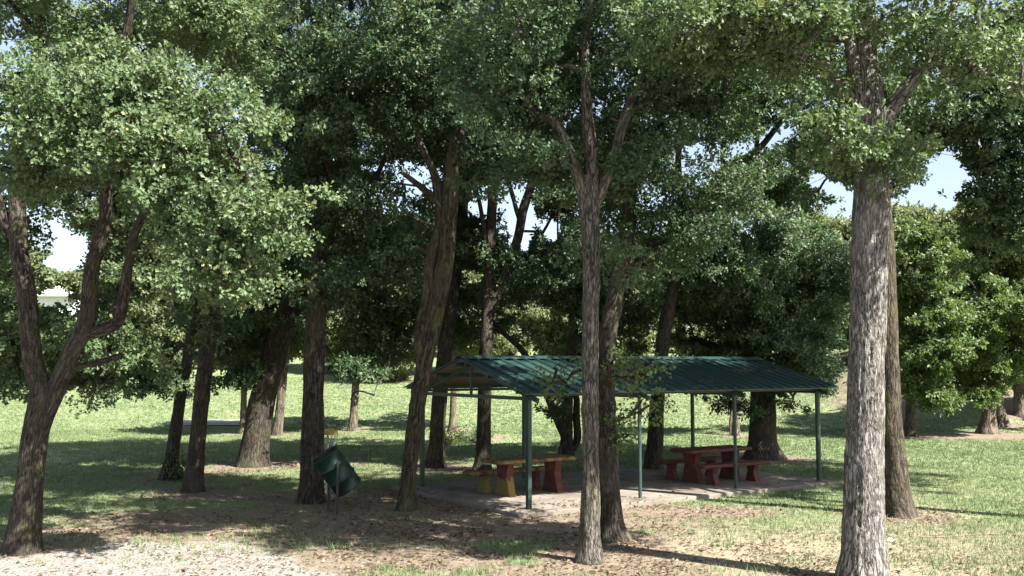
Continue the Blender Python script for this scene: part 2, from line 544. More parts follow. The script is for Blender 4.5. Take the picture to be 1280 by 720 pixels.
GAPS = [(88, 303, 24, 22), (74, 328, 26, 16), (98, 318, 14, 14), (655, 275, 17, 38), (638, 268, 9, 30), (662, 236, 8, 14),
        (690, 290, 13, 16), (1022, 224, 18, 12), (1046, 236, 16, 12), (955, 180, 16, 8), (928, 184, 8, 7), (1185, 215, 30, 30),
        (1152, 238, 22, 14), (1165, 130, 8, 10), (985, 205, 8, 6), (58, 372, 15, 13), (74, 366, 12, 10), (822, 443, 26, 5)]

def in_gap(p):
    px, py = proj(p)
    m = np.zeros(len(p), bool)
    lim = .35 + 1.3 * vnoise(np.stack([px / 10, py / 10, px * 0 + 3.3], 1))
    for gx, gy, a, b in GAPS:
        m |= ((px - gx) / a) ** 2 + ((py - gy) / b) ** 2 < lim
    return m

def ball(n):
    v = unit(rng.normal(size=(n, 3)))
    return v

def grow_crown(parent, origin, skel, ells, leaf_len, mat, barkmat, lobed=False, dens=1.0, br=.85, bottom=None, far=False, name='crown', twig=True, sparse=False):
    """ells: (px,py,Y,rx_px,rz_px,ry_m,n[,bough_r]); skel: (N,3) nodes of trunk and limbs"""
    C = []; R = []
    for e in ells:
        px, py, Y, ax, az, ay, n = e[:7]
        r = e[7] if len(e) > 7 else br
        if py < -90 and Y < 35: n = int(n * HIDF)
        c = P(px, py, Y)
        u = ball(n) * (rng.uniform(0, 1, (n, 1)) ** (1 / 2.4))
        q = c + u * np.array([ax * Y / F, ay, az * Y / F])
        C.append(q); R.append(np.full(n, r) * rng.uniform(.75, 1.2, n))
    C = np.concatenate(C); R = np.concatenate(R)
    px, py = proj(C)
    keep = ~in_gap(C) & (C[:, 2] > terrain(C[:, 0], C[:, 1]) + .9)
    C = C[keep]; R = R[keep]; px = px[keep]; py = py[keep]
    hidden = (py < -110) | (px < -230) | (px > 1510)
    # ---- branches: greedy tree from the skeleton out to every bough
    nodes = [tuple(p) for p in skel]; par = [-1] * len(nodes)
    arr = np.array(nodes)
    dist = np.min(np.linalg.norm(C[:, None] - arr[None], axis=2), axis=1)
    order = np.argsort(dist)
    chains = []
    leafcount = [0] * len(nodes)
    for k in order:
        arr = np.array(nodes)
        dd = np.linalg.norm(arr - C[k], axis=1) + 1.2 * np.maximum(0, arr[:, 2] - C[k][2]) - .12 * np.minimum(1.5, np.maximum(0, C[k][2] - arr[:, 2]))
        j = int(np.argmin(dd))
        a = arr[j]; b = C[k]; L = np.linalg.norm(b - a)
        m = max(2, int(L / .45))
        prev = j; path = [j]
        sag = np.array([rng.normal() * .12, rng.normal() * .12, .14]) * L
        for t in np.linspace(0, 1, m + 1)[1:]:
            q = a * (1 - t) + b * t + sag * math.sin(PI * t) + rng.normal(size=3) * .05 * (t < 1)
            nodes.append(tuple(q)); par.append(prev); leafcount.append(0)
            prev = len(nodes) - 1; path.append(prev)
        chains.append(path)
        i = prev
        while i >= 0:
            leafcount[i] += 1; i = par[i]
    ts = TubeSet()
    N = np.array(nodes); LC = np.array(leafcount)
    for path in chains:
        rr = np.minimum(.011 + .0125 * np.sqrt(LC[path]), .05); rr[0] = min(rr[0], rr[1] * 1.15); rr[-1] = .008
        V, f, b, _ = tube_np(N[path], rr, 5 if far else 6, .3, wob=.05, seed=rng.uniform(0, 50))
        ts.add(V, f, b)
    # ---- sub-clumps
    VV = []; FF = []; nv = 0; RN = []
    for i in range(len(C)):
        hid = hidden[i]
        r = R[i]
        ns = max(4, int((9 if hid else 19) * dens * (r / .85) ** 2))
        u = ball(ns); u[:, 2] *= .8
        u = u * rng.uniform(.35, 1.0, (ns, 1))
        th = rng.uniform(0, PI); ch, sh_ = math.cos(th), math.sin(th)
        ua = u[:, 0] * rng.uniform(1.3, 1.9); ub = u[:, 1] * rng.uniform(.75, 1.05)
        tilt = rng.normal() * .36
        sub = C[i] + r * np.stack([ua * ch - ub * sh_, ua * sh_ + ub * ch, u[:, 2] * .52 + tilt * ua - .16 * ua * ua], 1)
        sub = sub[~in_gap(sub)]
        if bottom is not None and len(sub):
            sx, sy = proj(sub)
            sub = sub[sy < np.interp(sx, bottom[0], bottom[1]) + rng.normal(size=len(sub)) * 8]
        if not len(sub): continue
        if twig and not hid and not far:
            for q in sub[::2]:
                mid = (C[i] + q) / 2 + rng.normal(size=3) * .06
                V, f, b, _ = tube_np(np.array([C[i], mid, q]), np.array([.009, .007, .004]), 3, .5)
                ts.add(V, f, b)
        ll = leaf_len * (2.5 if hid else 1)
        nsp = 5 if hid else 9
        nl = 5 if hid else (9 if far else 11)
        if sparse: nsp, nl = 4, 4
        sr = .27 if not far else .6
        sp = (sub[:, None, :] + rng.normal(size=(len(sub), nsp, 3)) * sr * np.array([.58, .58, .28])).reshape(-1, 3)
        sp = sp[~in_gap(sp)]
        if not len(sp): continue
        outw = unit(unit(sp - C[i]) * .8 + rng.normal(size=sp.shape) * .5 + [0, 0, .15])
        p = np.repeat(sp, nl, 0); o = np.repeat(outw, nl, 0)
        sn = np.repeat(rng.normal(size=sp.shape) * .38, nl, 0)
        ax = unit(o * .55 + ball(len(p)) * .9 + [0, 0, -.12])
        p = p + ax * rng.uniform(0, .05, (len(p), 1)) + rng.normal(size=p.shape) * leaf_len * .28
        nr = unit(np.array([.40, -.48, .45]) + o * .5 + sn + rng.normal(size=p.shape) * .3)
        L = ll * rng.uniform(.65, 1.2, len(p))
        V, f = leaves(p, ax, nr, L, lobed and not hid)
        rb = rng.normal() * .09 + np.repeat(np.repeat(rng.normal(size=1) * .0, 1), len(p))
        rn = np.clip(.45 + rb + rng.normal(size=len(p)) * .2, 0, 1)
        VV.append(V); FF.append((f + nv, lobed and not hid)); nv += len(V)
        RN.append(np.repeat(rn, 2))
    # faces of one size first, keep attribute order
    fa = [f for f, l in FF if l]; ra = [r for (f, l), r in zip(FF, RN) if l]
    fb = [f for f, l in FF if not l]; rb_ = [r for (f, l), r in zip(FF, RN) if not l]
    faces = []; rn = []
    if fa: faces.append(np.concatenate(fa)); rn += ra
    if fb: faces.append(np.concatenate(fb)); rn += rb_
    if not faces: return
    global NLEAF
    NLEAF += nv
    TV = np.concatenate(ts.V); TF = np.concatenate(ts.F) + nv
    faces.append(TF)
    nlf = sum(len(q) for q in faces[:-1])
    bark_v = np.concatenate([np.zeros((nv, 3)), np.concatenate(ts.B)])
    rn = np.concatenate(rn + [np.full(len(TF), .5)])
    o = mesh_np(name, np.concatenate(VV + [TV]), faces, mat, parent, origin, fattr={'rnd': rn}, vattr={'bark': bark_v})
    o.data.materials.append(barkmat)
    mi = np.zeros(nlf + len(TF), np.int32); mi[nlf:] = 1
    o.data.polygons.foreach_set('material_index', mi)
    return o
NLEAF = 0
HIDF = .24

def px_line(pl, Y):
    """pl: (px, py, width_px[, Y]) -> points and radii in metres"""
    pts = []; rad = []
    for q in pl:
        yy = q[3] if len(q) > 3 else Y
        pts.append(P(q[0], q[1], yy)); rad.append(q[2] / 2 * .92 * yy / F)
    return np.array(pts), np.array(rad)

def tree(name, label, cat, Y, trunk, limbs=(), ells=(), leaf=.093, mat='oak_mid', bark='bark', lobed=False, dens=1.0, br=.85, group=None,
         seg=28, ds=.06, amp=.015, flare=.5, bottom=None, far=False, extra=None):
    pts, rad = px_line(trunk, Y)
    base = pts[0].copy(); base[2] = tz(base[0], base[1])
    TREE_BASES.append((base[0], base[1], .5 + 3.2 * rad[1]))
    o = empty(name, base, label, cat, group)
    pts = np.vstack([[base[0], base[1], base[2] - .25], pts if pts[0][2] > base[2] - .1 else np.vstack([[base + [0, 0, .02]], pts[1:]])])
    rad = np.concatenate([[rad[0]], rad])
    sd = rng.uniform(1, 60)
    V, f, b, c = tube_np(pts, rad, seg, ds, flare, amp, sd)
    mesh_np('trunk', V, f, M[bark], o, base, True, vattr={'bark': b})
    skel = [c[int(len(c) * .45):][::4]]
    for lb in limbs:
        lp, lr = px_line(lb, Y)
        V, f, b, c2 = tube_np(lp, lr, max(10, seg * 2 // 3), ds * 1.3, 0, amp * .8, rng.uniform(1, 60), wob=.12)
        mesh_np('limb', V, f, M[bark], o, base, True, vattr={'bark': b})
        skel.append(c2[::4])
    if ells:
        grow_crown(o, base, np.concatenate(skel), ells, leaf, M[mat], M[bark], lobed, dens, br, bottom, far)
    if extra:
        for (sp, e2, lf2, m2) in extra:
            grow_crown(o, base, np.asarray(sp), e2, lf2, M[m2], M[bark], lobed, 1.0, .4, None, False, 'sprouts', True, True)
    return o

# --- front row
tree('oak_tree', 'forked oak beside the gravel with two thick stems and a sunlit low bough', 'tree', 15.3,
     [(27, 690, 48), (31, 655, 38), (38, 590, 34), (46, 535, 34), (56, 498, 40), (60, 478, 34)],
     [[(56, 505, 26), (42, 450, 27), (34, 380, 25), (26, 300, 23), (26, 200, 20), (44, 90, 16), (60, -40, 12), (70, -180, 8)],
      [(62, 503, 26), (88, 445, 25), (107, 402, 22), (122, 320, 19), (134, 210, 16, 15.0), (150, 80, 13, 14.6), (170, -60, 8, 14.2)],
      [(104, 418, 17), (130, 409, 17), (148, 392, 15), (158, 340, 13, 15), (178, 270, 11, 14.6), (225, 190, 7, 14)],
      [(27, 300, 14), (10, 285, 15), (-6, 240, 12), (-40, 160, 9)],
      [(140, 190, 9, 14.8), (200, 150, 8, 14.2), (270, 170, 6, 13.7), (330, 240, 4, 13.4)]],
     [(120, 120, 13.3, 180, 62, .8, 22, .65), (230, 190, 13.3, 110, 70, .8, 16, .65), (320, 290, 13.4, 62, 55, .6, 9, .55), (265, 345, 13.6, 80, 45, .6, 8, .5),
      (45, 200, 13.6, 55, 30, .5, 5, .5), (60, -20, 15.5, 290, 90, 2.6, 36), (-60, -330, 17, 240, 160, 3.0, 22, 1.2),
      (5, 430, 18.0, 60, 75, .9, 12, .6), (130, 430, 17.5, 55, 50, .9, 11, .6), (80, 470, 17.8, 90, 35, .8, 9, .45), (90, 385, 18, 40, 40, .8, 5, .5),
      (12, 300, 16.8, 35, 70, .8, 12, .5), (140, 285, 16.8, 38, 60, .8, 12, .5), (40, 235, 16.5, 60, 35, .8, 8, .5), (185, 330, 17.5, 50, 60, .8, 10, .55)],
     leaf=.080, mat='oak', lobed=True, seg=44, ds=.03)
tree('oak_tree', 'large pale grey oak with deeply furrowed trunk in front of all others', 'tree', 13.35,
     [(1078, 722, 66), (1079, 690, 55), (1081, 600, 50), (1083, 480, 48), (1087, 300, 46), (1089, 200, 42), (1087, 130, 36), (1080, 40, 28), (1075, -80, 22), (1070, -260, 12)],
     [[(1090, 190, 24), (1106, 150, 24), (1128, 118, 20), (1160, 80, 15), (1190, 10, 11), (1230, -90, 8)],
      [(1084, 150, 22), (1066, 105, 20), (1062, 40, 16), (1020, -40, 12), (960, -130, 8)]],
     [(1090, 20, 12.7, 190, 70, 2.0, 16, .6), (960, 5, 12.6, 110, 45, 1.4, 14, .65), (1230, 30, 13, 80, 60, 1.5, 10, .7), (1045, 160, 12.1, 50, 38, .5, 5, .4), (1240, 85, 12.2, 50, 45, .6, 6, .45), (850, 28, 12.4, 60, 40, .6, 6, .5), (1095, 195, 12.9, 32, 28, .35, 5, .32), (1130, 200, 13.6, 30, 40, .4, 5, .4),
      (1000, -260, 14.6, 270, 150, 2.6, 36, 1.2)],
     leaf=.080, mat='oak', bark='bark_grey', lobed=True, dens=.85, seg=120, ds=.018, amp=.028, flare=.34)
tree('oak_tree', 'slender grey trunk rising in front of the shelter roof, forking high above', 'tree', 14.6,
     [(737, 700, 36), (737, 670, 27), (738, 600, 23), (738, 500, 22), (738, 400, 22), (739, 320, 23), (736, 255, 25), (738, 220, 20)],
     [[(736, 265, 18), (722, 212, 16), (703, 170, 14), (684, 146, 12), (640, 128, 9, 14.9), (590, 110, 6, 15.2)],
      [(737, 250, 20), (742, 195, 18), (735, 120, 15), (736, 40, 12), (742, -80, 9), (745, -220, 6)],
      [(742, 262, 16), (764, 195, 14), (785, 132, 12), (808, 76, 10), (832, 5, 8, 14.2), (860, -100, 5, 14)]],
     [(720, 50, 14.6, 160, 85, 2.0, 23, .68), (690, 190, 15.2, 60, 50, 1.2, 6, .6), (640, 105, 14.6, 75, 50, .9, 10, .6), (790, 190, 15, 60, 60, 1, 7, .6), (740, 320, 14.9, 22, 30, .4, 2, .35), (860, 25, 13.4, 70, 40, .8, 9, .6),
      (740, -230, 14.3, 300, 180, 3.4, 46, 1.3)],
     leaf=.080, mat='oak_mid', lobed=True, dens=.88, seg=48, ds=.03, bark='bark_mid')
tree('oak_tree', 'trunk with leafy sprouts over the roof, close behind a slender grey trunk', 'tree', 16.3,
     [(768, 674, 42), (765, 650, 29), (760, 570, 25), (757, 480, 24), (760, 420, 24), (774, 345, 22), (785, 280, 22), (783, 200, 18), (800, 80, 13), (815, -60, 9)],
     [[(785, 262, 14), (800, 200, 12), (822, 165, 11), (870, 132, 9), (958, 116, 6)],
      [(770, 370, 9), (795, 335, 8), (840, 300, 5), (870, 270, 3)]],
     [(860, 95, 16, 130, 95, 2.0, 27, .7), (850, 250, 16.6, 105, 65, 1.4, 20, .65), (800, 330, 16.8, 60, 30, 1, 5, .5), (900, -150, 16, 220, 130, 3.0, 26, 1.3)],
     leaf=.080, mat='oak_mid', lobed=True, dens=.88, seg=48, ds=.03,
     extra=[([P(757, 480, 16.2), P(758, 450, 16.2)], [(792, 468, 15.8, 46, 30, .5, 7, .24), (806, 512, 15.8, 26, 26, .35, 4, .2), (712, 468, 15.9, 30, 16, .3, 4, .18), (775, 540, 15.9, 22, 26, .3, 3, .16)], .085, 'elm')])
tree('oak_tree', 'dark shaded trunk standing right behind the large pale grey oak', 'tree', 18.9,
     [(1124, 645, 46), (1120, 610, 35), (1113, 510, 28), (1110, 400, 25), (1106, 300, 24), (1099, 200, 20), (1090, 60, 15), (1085, -80, 9)],
     [[(1103, 250, 12), (1140, 200, 10), (1180, 150, 8), (1230, 120, 5)]],
     [(1130, 140, 19, 110, 60, 2.0, 18, .75), (1050, 170, 19.5, 60, 50, 1.5, 8, .7), (1110, -100, 19, 220, 140, 3.2, 26, 1.3)], leaf=.093, seg=40, ds=.04, bark='bark_moss')
tree('oak_tree', 'dark leaning oak in front of the left end of the green shelter', 'tree', 19.6,
     [(508, 637, 27), (510, 605, 21), (518, 530, 20), (530, 460, 21), (544, 390, 24), (556, 325, 26), (561, 265, 24), (568, 190, 20), (590, 90, 15), (600, -40, 9)],
     [[(526, 470, 13), (528, 420, 15), (533, 370, 15), (546, 300, 15), (545, 240, 12), (520, 150, 9), (480, 60, 6)],
      [(560, 270, 12), (530, 235, 9), (500, 215, 6)]],
     [(520, 90, 19.6, 130, 110, 2.4, 32, .8), (470, 280, 20.5, 60, 70, 1.2, 10, .7), (580, 200, 20, 60, 60, 1.5, 9, .7), (520, -160, 19.6, 230, 140, 3.2, 28, 1.3)], leaf=.093, seg=40, ds=.04, bark='bark_moss')
tree('oak_tree', 'straight thick oak trunk directly behind the tilted green trash barrel', 'tree', 20.7,
     [(389, 628, 38), (389, 602, 31), (391, 520, 29), (393, 440, 28), (395, 400, 27), (398, 340, 24), (401, 250, 20), (410, 100, 15), (415, -60, 9)],
     [[(399, 330, 12), (430, 280, 10), (465, 230, 7), (490, 180, 5)], [(400, 260, 12), (370, 200, 10), (330, 140, 8), (300, 60, 5)]],
     [(380, 110, 20.7, 130, 120, 2.4, 32, .8), (390, 270, 20.4, 60, 45, 1.2, 9, .65), (400, 360, 20.0, 24, 26, .5, 4, .4), (400, -160, 20.7, 230, 140, 3.2, 28, 1.3)], leaf=.093, seg=40, ds=.04)
tree('oak_tree', 'slim dark trunk left of the barrel, nearer of a close pair', 'tree', 22.4,
     [(242, 613, 28), (244, 590, 23), (250, 520, 21), (258, 450, 20), (265, 400, 19), (268, 340, 17), (262, 250, 14), (250, 120, 9)],
     [[(264, 400, 8), (240, 360, 7), (210, 330, 5)]],
     [(250, 270, 22.5, 100, 90, 1.8, 24, .8), (250, 400, 22.5, 55, 30, 1.0, 6, .6), (260, 0, 22, 160, 110, 2.5, 24, 1.0)], leaf=.093, seg=32, ds=.05,
     bottom=([0, 175, 200, 330, 400], [430, 440, 430, 440, 400]))
tree('oak_tree', 'slim leaning trunk with low weeds at its foot, farther of a close pair', 'tree', 24.8,
     [(211, 598, 26), (214, 575, 18), (222, 520, 15), (228, 480, 15), (234, 450, 14), (240, 400, 13), (246, 330, 10), (250, 200, 7)],
     [], [(190, 330, 25, 90, 80, 1.8, 18, .85), (200, 440, 25, 45, 30, 1.0, 5, .6), (178, 478, 24.6, 36, 22, .9, 6, .4), (150, 450, 25.5, 40, 30, .8, 4, .6)], leaf=.093, seg=28, ds=.05)
tree('oak_tree', 'stout leaning oak with broad flared base on the shaded lawn', 'tree', 28.0,
     [(316, 582, 44), (318, 562, 38), (328, 500, 34), (341, 450, 34), (353, 410, 33), (370, 370, 31), (385, 330, 28), (402, 285, 25), (425, 220, 20), (440, 100, 13)],
     [[(366, 378, 16), (345, 358, 14), (312, 352, 11), (278, 328, 8), (240, 300, 5)], [(340, 440, 12), (322, 420, 12), (312, 395, 9), (300, 360, 6)]],
     [(330, 290, 28, 130, 90, 2.6, 30, 1.0), (310, 410, 28.5, 70, 45, 1.5, 10, .8), (300, 462, 28.2, 42, 24, 1.2, 8, .45), (440, 330, 28.5, 60, 70, 2.0, 12, .9), (430, 130, 28, 140, 100, 3, 24, 1.1)], leaf=.105, seg=40, ds=.05)
tree('oak_tree', 'straight trunk behind the yellow table, splitting into two upright stems', 'tree', 26.5,
     [(602, 590, 27), (604, 565, 20), (606, 480, 18), (608, 420, 17), (611, 350, 15), (613, 300, 14), (615, 230, 13), (606, 150, 10), (600, 50, 7)],
     [[(609, 405, 13), (620, 372, 14), (638, 325, 13), (654, 272, 13), (667, 205, 11), (674, 130, 9), (690, 40, 6)],
      [(652, 285, 6), (640, 240, 6), (636, 200, 5)], [(613, 330, 6), (600, 250, 6), (585, 200, 4)]],
     [(640, 110, 26, 110, 75, 2.5, 26, 1.0), (580, 200, 26.5, 50, 60, 1.6, 6, .8), (720, 250, 26.5, 30, 50, 1.5, 6, .8), (640, 345, 26.8, 50, 18, 1.2, 5, .6), (702, 280, 27, 34, 45, 1.5, 8, .45), (618, 315, 27, 32, 26, 1.2, 6, .45), (640, -60, 26, 160, 110, 3, 22, 1.3)], leaf=.105, seg=32, ds=.05)
tree('oak_tree', 'trunk behind the shelter roof bending towards a spreading dark limb', 'tree', 26.5,
     [(817, 590, 29), (818, 562, 22), (822, 500, 19), (827, 440, 18), (838, 372, 18), (850, 330, 18), (862, 280, 16), (880, 240, 14)],
     [[(876, 250, 12), (905, 212, 11), (945, 188, 9), (975, 150, 7), (1010, 130, 5)], [(905, 214, 7), (903, 180, 7), (915, 140, 5)], [(945, 188, 6), (950, 165, 6), (962, 130, 4)],
      [(862, 285, 10), (850, 220, 9), (850, 120, 7), (840, 20, 5)], [(930, 196, 6), (990, 200, 5), (1050, 190, 4)]],
     [(930, 90, 26, 120, 60, 2.5, 20, 1.0), (960, 235, 26, 80, 30, 2.0, 11, .75), (1005, 220, 26.5, 75, 40, 1.8, 20, .55), (890, 330, 26.5, 60, 50, 2, 12, .8), (860, -60, 26, 200, 110, 3, 26, 1.3)], leaf=.105, seg=32, ds=.05)
tree('oak_tree', 'multi-stemmed oak behind the shelter with one stem leaning far over', 'tree', 30.0,
     [(708, 572, 24), (708, 550, 17), (709, 510, 15), (712, 460, 15), (716, 420, 14), (722, 350, 13), (738, 280, 10), (750, 180, 7)],
     [[(708, 556, 9), (698, 522, 11), (683, 492, 10), (662, 452, 9), (634, 420, 7), (600, 385, 5)], [(712, 566, 10), (722, 545, 10), (720, 510, 9), (716, 470, 7)]],
     [(700, 350, 30.5, 90, 45, 2.4, 16, .9), (692, 508, 29.4, 24, 22, .8, 3, .34), (770, 380, 30.5, 60, 45, 2, 10, .9), (570, 390, 30.5, 50, 40, 2, 8, .9), (740, 180, 30, 120, 60, 3, 16, 1.1)], leaf=.115, mat='oak_mid', seg=28, ds=.06)
tree('oak_tree', 'twin of the leaning oak, a darker trunk standing behind it', 'tree', 27.7,
     [(544, 582, 28), (546, 562, 22), (549, 500, 20), (556, 440, 19), (566, 370, 17), (576, 290, 15), (585, 180, 10)],
     [], [(560, 300, 28, 70, 60, 2, 10, .9), (590, 120, 28, 100, 90, 2.5, 16, 1.1), (470, 400, 28.5, 45, 55, 1.6, 12, .8), (455, 478, 27, 34, 36, 1.0, 6, .42)], leaf=.11, seg=28, ds=.06,
     bottom=([400, 440, 480, 520, 620], [470, 480, 470, 430, 400]))
tree('oak_tree', 'rounded dark oak with dense low crown behind the right end of the shelter', 'tree', 30.0,
     [(954, 573, 54), (953, 552, 38), (954, 515, 33), (952, 480, 30), (946, 440, 26), (941, 380, 20), (938, 300, 14)],
     [[(950, 490, 16), (922, 455, 14), (892, 432, 10), (865, 420, 6)], [(953, 485, 16), (984, 445, 13), (1012, 412, 9), (1040, 400, 5)]],
     [(950, 370, 29.5, 108, 95, 3.2, 64, .95), (890, 450, 29.5, 45, 30, 1.5, 8, .7), (1015, 460, 29.3, 34, 36, 1.2, 8, .65), (905, 490, 29.4, 25, 22, .8, 3, .5), (985, 500, 29.4, 18, 25, .6, 3, .45)],
     leaf=.11, mat='oak_mid', seg=40, ds=.06)
# a tree outside the picture whose boughs hang into it
tree('oak_tree', 'dark oak boughs hanging over the lawn at the picture edge', 'tree', 17.5,
     [(1450, 625, 44), (1448, 590, 34), (1440, 460, 30), (1430, 320, 26), (1420, 180, 21), (1410, 20, 14), (1405, -120, 8)],
     [[(1430, 330, 16), (1370, 265, 13), (1310, 225, 9, 20), (1250, 205, 5, 19.5)], [(1421, 190, 15), (1350, 130, 12), (1280, 90, 8, 20), (1225, 70, 5, 19.5)]],
     [(1265, 120, 19.5, 75, 90, 1.8, 30, .75), (1270, 265, 20, 60, 45, 1.4, 16, .6), (1238, 225, 20, 30, 45, 1.2, 9, .5), (1400, 90, 21, 120, 150, 3.0, 22, 1.1), (1500, 20, 21, 200, 140, 3.5, 30, 1.0), (1450, -130, 21, 220, 110, 3.0, 40, 1.1)], leaf=.093, seg=32, ds=.06)

# --- middle distance
MID = 'trees on the far side of the lawn'
tree('oak_tree', 'bright sunlit young tree with bushy green crown beside a pale trunk', 'tree', 39.5,
     [(1137, 546, 18), (1137, 525, 13), (1138, 500, 12), (1142, 420, 10), (1146, 340, 8), (1150, 280, 5)], [],
     [(1155, 390, 38.5, 50, 108, 2.2, 50, .68), (1160, 470, 38, 42, 38, 1.5, 14, .55), (1200, 420, 38.5, 25, 45, 1.2, 8, .7)], leaf=.15, mat='elm', bark='bark_far', seg=24, ds=.1, group=MID)
tree('oak_tree', 'shady tree with thick dark trunk beyond the right lawn', 'tree', 41,
     [(1235, 541, 30), (1236, 522, 18), (1238, 480, 16), (1237, 400, 13), (1236, 300, 8)],
     [[(1236, 440, 6), (1215, 410, 5), (1195, 395, 3)]],
     [(1238, 380, 40.5, 66, 95, 3.2, 52, .8), (1225, 470, 40, 48, 38, 2, 14, .6), (1270, 300, 41, 40, 40, 2, 12, 1.0)], leaf=.15, mat='elm', bark='bark_far', seg=24, ds=.1, group=MID)
tree('oak_tree', 'leaning trunk just behind a shady tree beyond the right lawn', 'tree', 44,
     [(1253, 535, 22), (1249, 515, 15), (1245, 490, 13), (1242, 440, 10), (1240, 360, 7)], [],
     [(1275, 400, 44, 40, 70, 2.5, 20, 1.1)], leaf=.16, mat='elm', bark='bark_far', seg=20, ds=.1, group=MID)
tree('oak_tree', 'partly cut off trunk at the edge beyond the right lawn', 'tree', 46,
     [(1277, 531, 22), (1275, 512, 15), (1274, 480, 13), (1274, 400, 9)], [],
     [(1300, 420, 46, 50, 70, 2.5, 20, 1.1)], leaf=.16, mat='elm', bark='bark_far', seg=20, ds=.1, group=MID)
tree('oak_tree', 'slim lone trunk on the bright lawn seen past the barrel', 'tree', 42,
     [(441, 538, 15), (442, 520, 11), (444, 490, 10), (447, 440, 9), (448, 360, 6)], [],
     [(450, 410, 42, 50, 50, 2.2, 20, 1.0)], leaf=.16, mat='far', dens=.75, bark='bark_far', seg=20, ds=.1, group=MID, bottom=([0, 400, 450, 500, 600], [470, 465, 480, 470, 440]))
tree('oak_tree', 'tilted slim trunk right behind the stout leaning oak', 'tree', 40,
     [(346, 546, 15), (349, 520, 12), (353, 480, 11), (358, 440, 9), (364, 380, 6)], [],
     [(350, 400, 40, 60, 45, 2.2, 18, 1.0)], leaf=.16, mat='far', dens=.75, bark='bark_far', seg=20, ds=.1, group=MID)
tree('oak_tree', 'thin trunk beside the pale concrete pad on the lawn', 'tree', 41,
     [(303, 545, 12), (304, 525, 9), (305, 490, 8), (306, 420, 6)], [],
     [(300, 420, 41, 50, 40, 2.2, 16, 1.0)], leaf=.16, mat='far', dens=.75, bark='bark_far', seg=20, ds=.1, group=MID)
tree('oak_tree', 'pale thin trunk seen under the left gable of the shelter', 'tree', 42,
     [(565, 540, 12), (566, 520, 9), (567, 490, 8), (568, 440, 7), (568, 380, 5)], [],
     [(580, 410, 42, 40, 35, 2.0, 12, .9)], leaf=.16, mat='far', dens=.75, bark='bark_far', seg=20, ds=.1, group=MID)
tree('oak_tree', 'thin pale trunk seen under the right half of the shelter roof', 'tree', 40,
     [(920, 548, 12), (920, 528, 9), (921, 490, 8), (922, 430, 6)], [[(914, 545, 4), (913, 510, 4), (914, 470, 3)]],
     [(915, 420, 40, 50, 35, 2.0, 12, .9)], leaf=.16, mat='far', dens=.75, bark='bark_far', seg=20, ds=.1, group=MID)

# --- trees on the hillside
FARG = 'trees on the far hillside'
FAR = [  # px, top py, Y, half-width px, label
    (30, 330, 62, 60, 'pale hillside tree beside the white house'),
    (150, 318, 66, 50, 'hillside tree with light crown filling the gap right of the forked oak'),
    (235, 300, 72, 60, 'hillside tree screened by the close pair of slim trunks'),
    (330, 310, 76, 60, 'hillside tree screened by the stout leaning oak'),
    (430, 300, 70, 60, 'hillside tree above the lone slim trunk on the lawn'),
    (500, 318, 64, 50, 'hillside tree just left of the dark leaning oak'),
    (590, 330, 68, 45, 'hillside tree above the left end of the shelter roof'),
    (640, 318, 84, 40, 'hillside tree under the brightest patch of sky'),
    (700, 322, 66, 45, 'hillside tree behind the multi-stemmed oak'),
    (775, 300, 62, 45, 'sunlit hillside tree seen between two trunks above the roof'),
    (850, 290, 90, 50, 'hillside tree above the grey road strip'),
    (1010, 245, 72, 60, 'hillside tree behind the rounded dark oak'),
    (1075, 262, 66, 50, 'hillside tree half hidden by the large pale grey oak'),
    (1130, 250, 62, 40, 'sunlit hillside tree under the right patch of sky'),
    (1190, 258, 58, 50, 'tallest bright hillside tree above the bare bank'),
    (1262, 262, 64, 60, 'hillside tree above the thick dark trunk at the edge'),
]
for px, top, Y, hw, lab in FAR:
    x = (px - 640) * Y / F
    z0 = tz(x, Y)
    py0 = float(proj(np.array([[x, Y, z0]]))[1][0])
    h = py0 - top
    w = 15 * 62 / Y
    tree('hillside_tree', lab, 'tree', Y,
         [(px, py0, w * 1.4), (px + 2, py0 - h * .12, w), (px + 4, py0 - h * .35, w * .8), (px + 3, py0 - h * .75, w * .35)], [],
         [(px + rng.normal() * 8, top + h * .36, Y, hw * rng.uniform(.7, 1.05), h * .34, 3.0, 24, 1.25), (px + rng.normal() * 18, top + h * .28, Y, hw * .6, h * .26, 2.0, 9, .95), (px + rng.normal() * 22, top + h * .66, Y - 1.5, hw * .8, h * .14, 2.2, 8, .9),
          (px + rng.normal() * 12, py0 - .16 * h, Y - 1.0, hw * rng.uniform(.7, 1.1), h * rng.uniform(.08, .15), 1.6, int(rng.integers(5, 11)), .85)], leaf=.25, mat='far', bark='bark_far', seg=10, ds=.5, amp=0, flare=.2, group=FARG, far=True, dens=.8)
# closed woodland behind everything, one mass
wd = bpy.data.objects
sk = []; el = []
for px in range(-320, 1650, 62):
    Y = rng.uniform(104, 128)
    x = (px - 640) * Y / F; z0 = tz(x, Y)
    py0 = float(proj(np.array([[x, Y, z0 + 4.2]]))[1][0])
    el.append((px, py0 - rng.uniform(0, 25), Y, 45, 58, 4.0, 17, 2.0)); sk.append([x, Y, z0])
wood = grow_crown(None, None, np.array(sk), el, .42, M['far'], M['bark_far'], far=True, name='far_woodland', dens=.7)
tag(wood, 'pale green woodland closing the view on top of the hillside', 'woodland', kind='stuff')
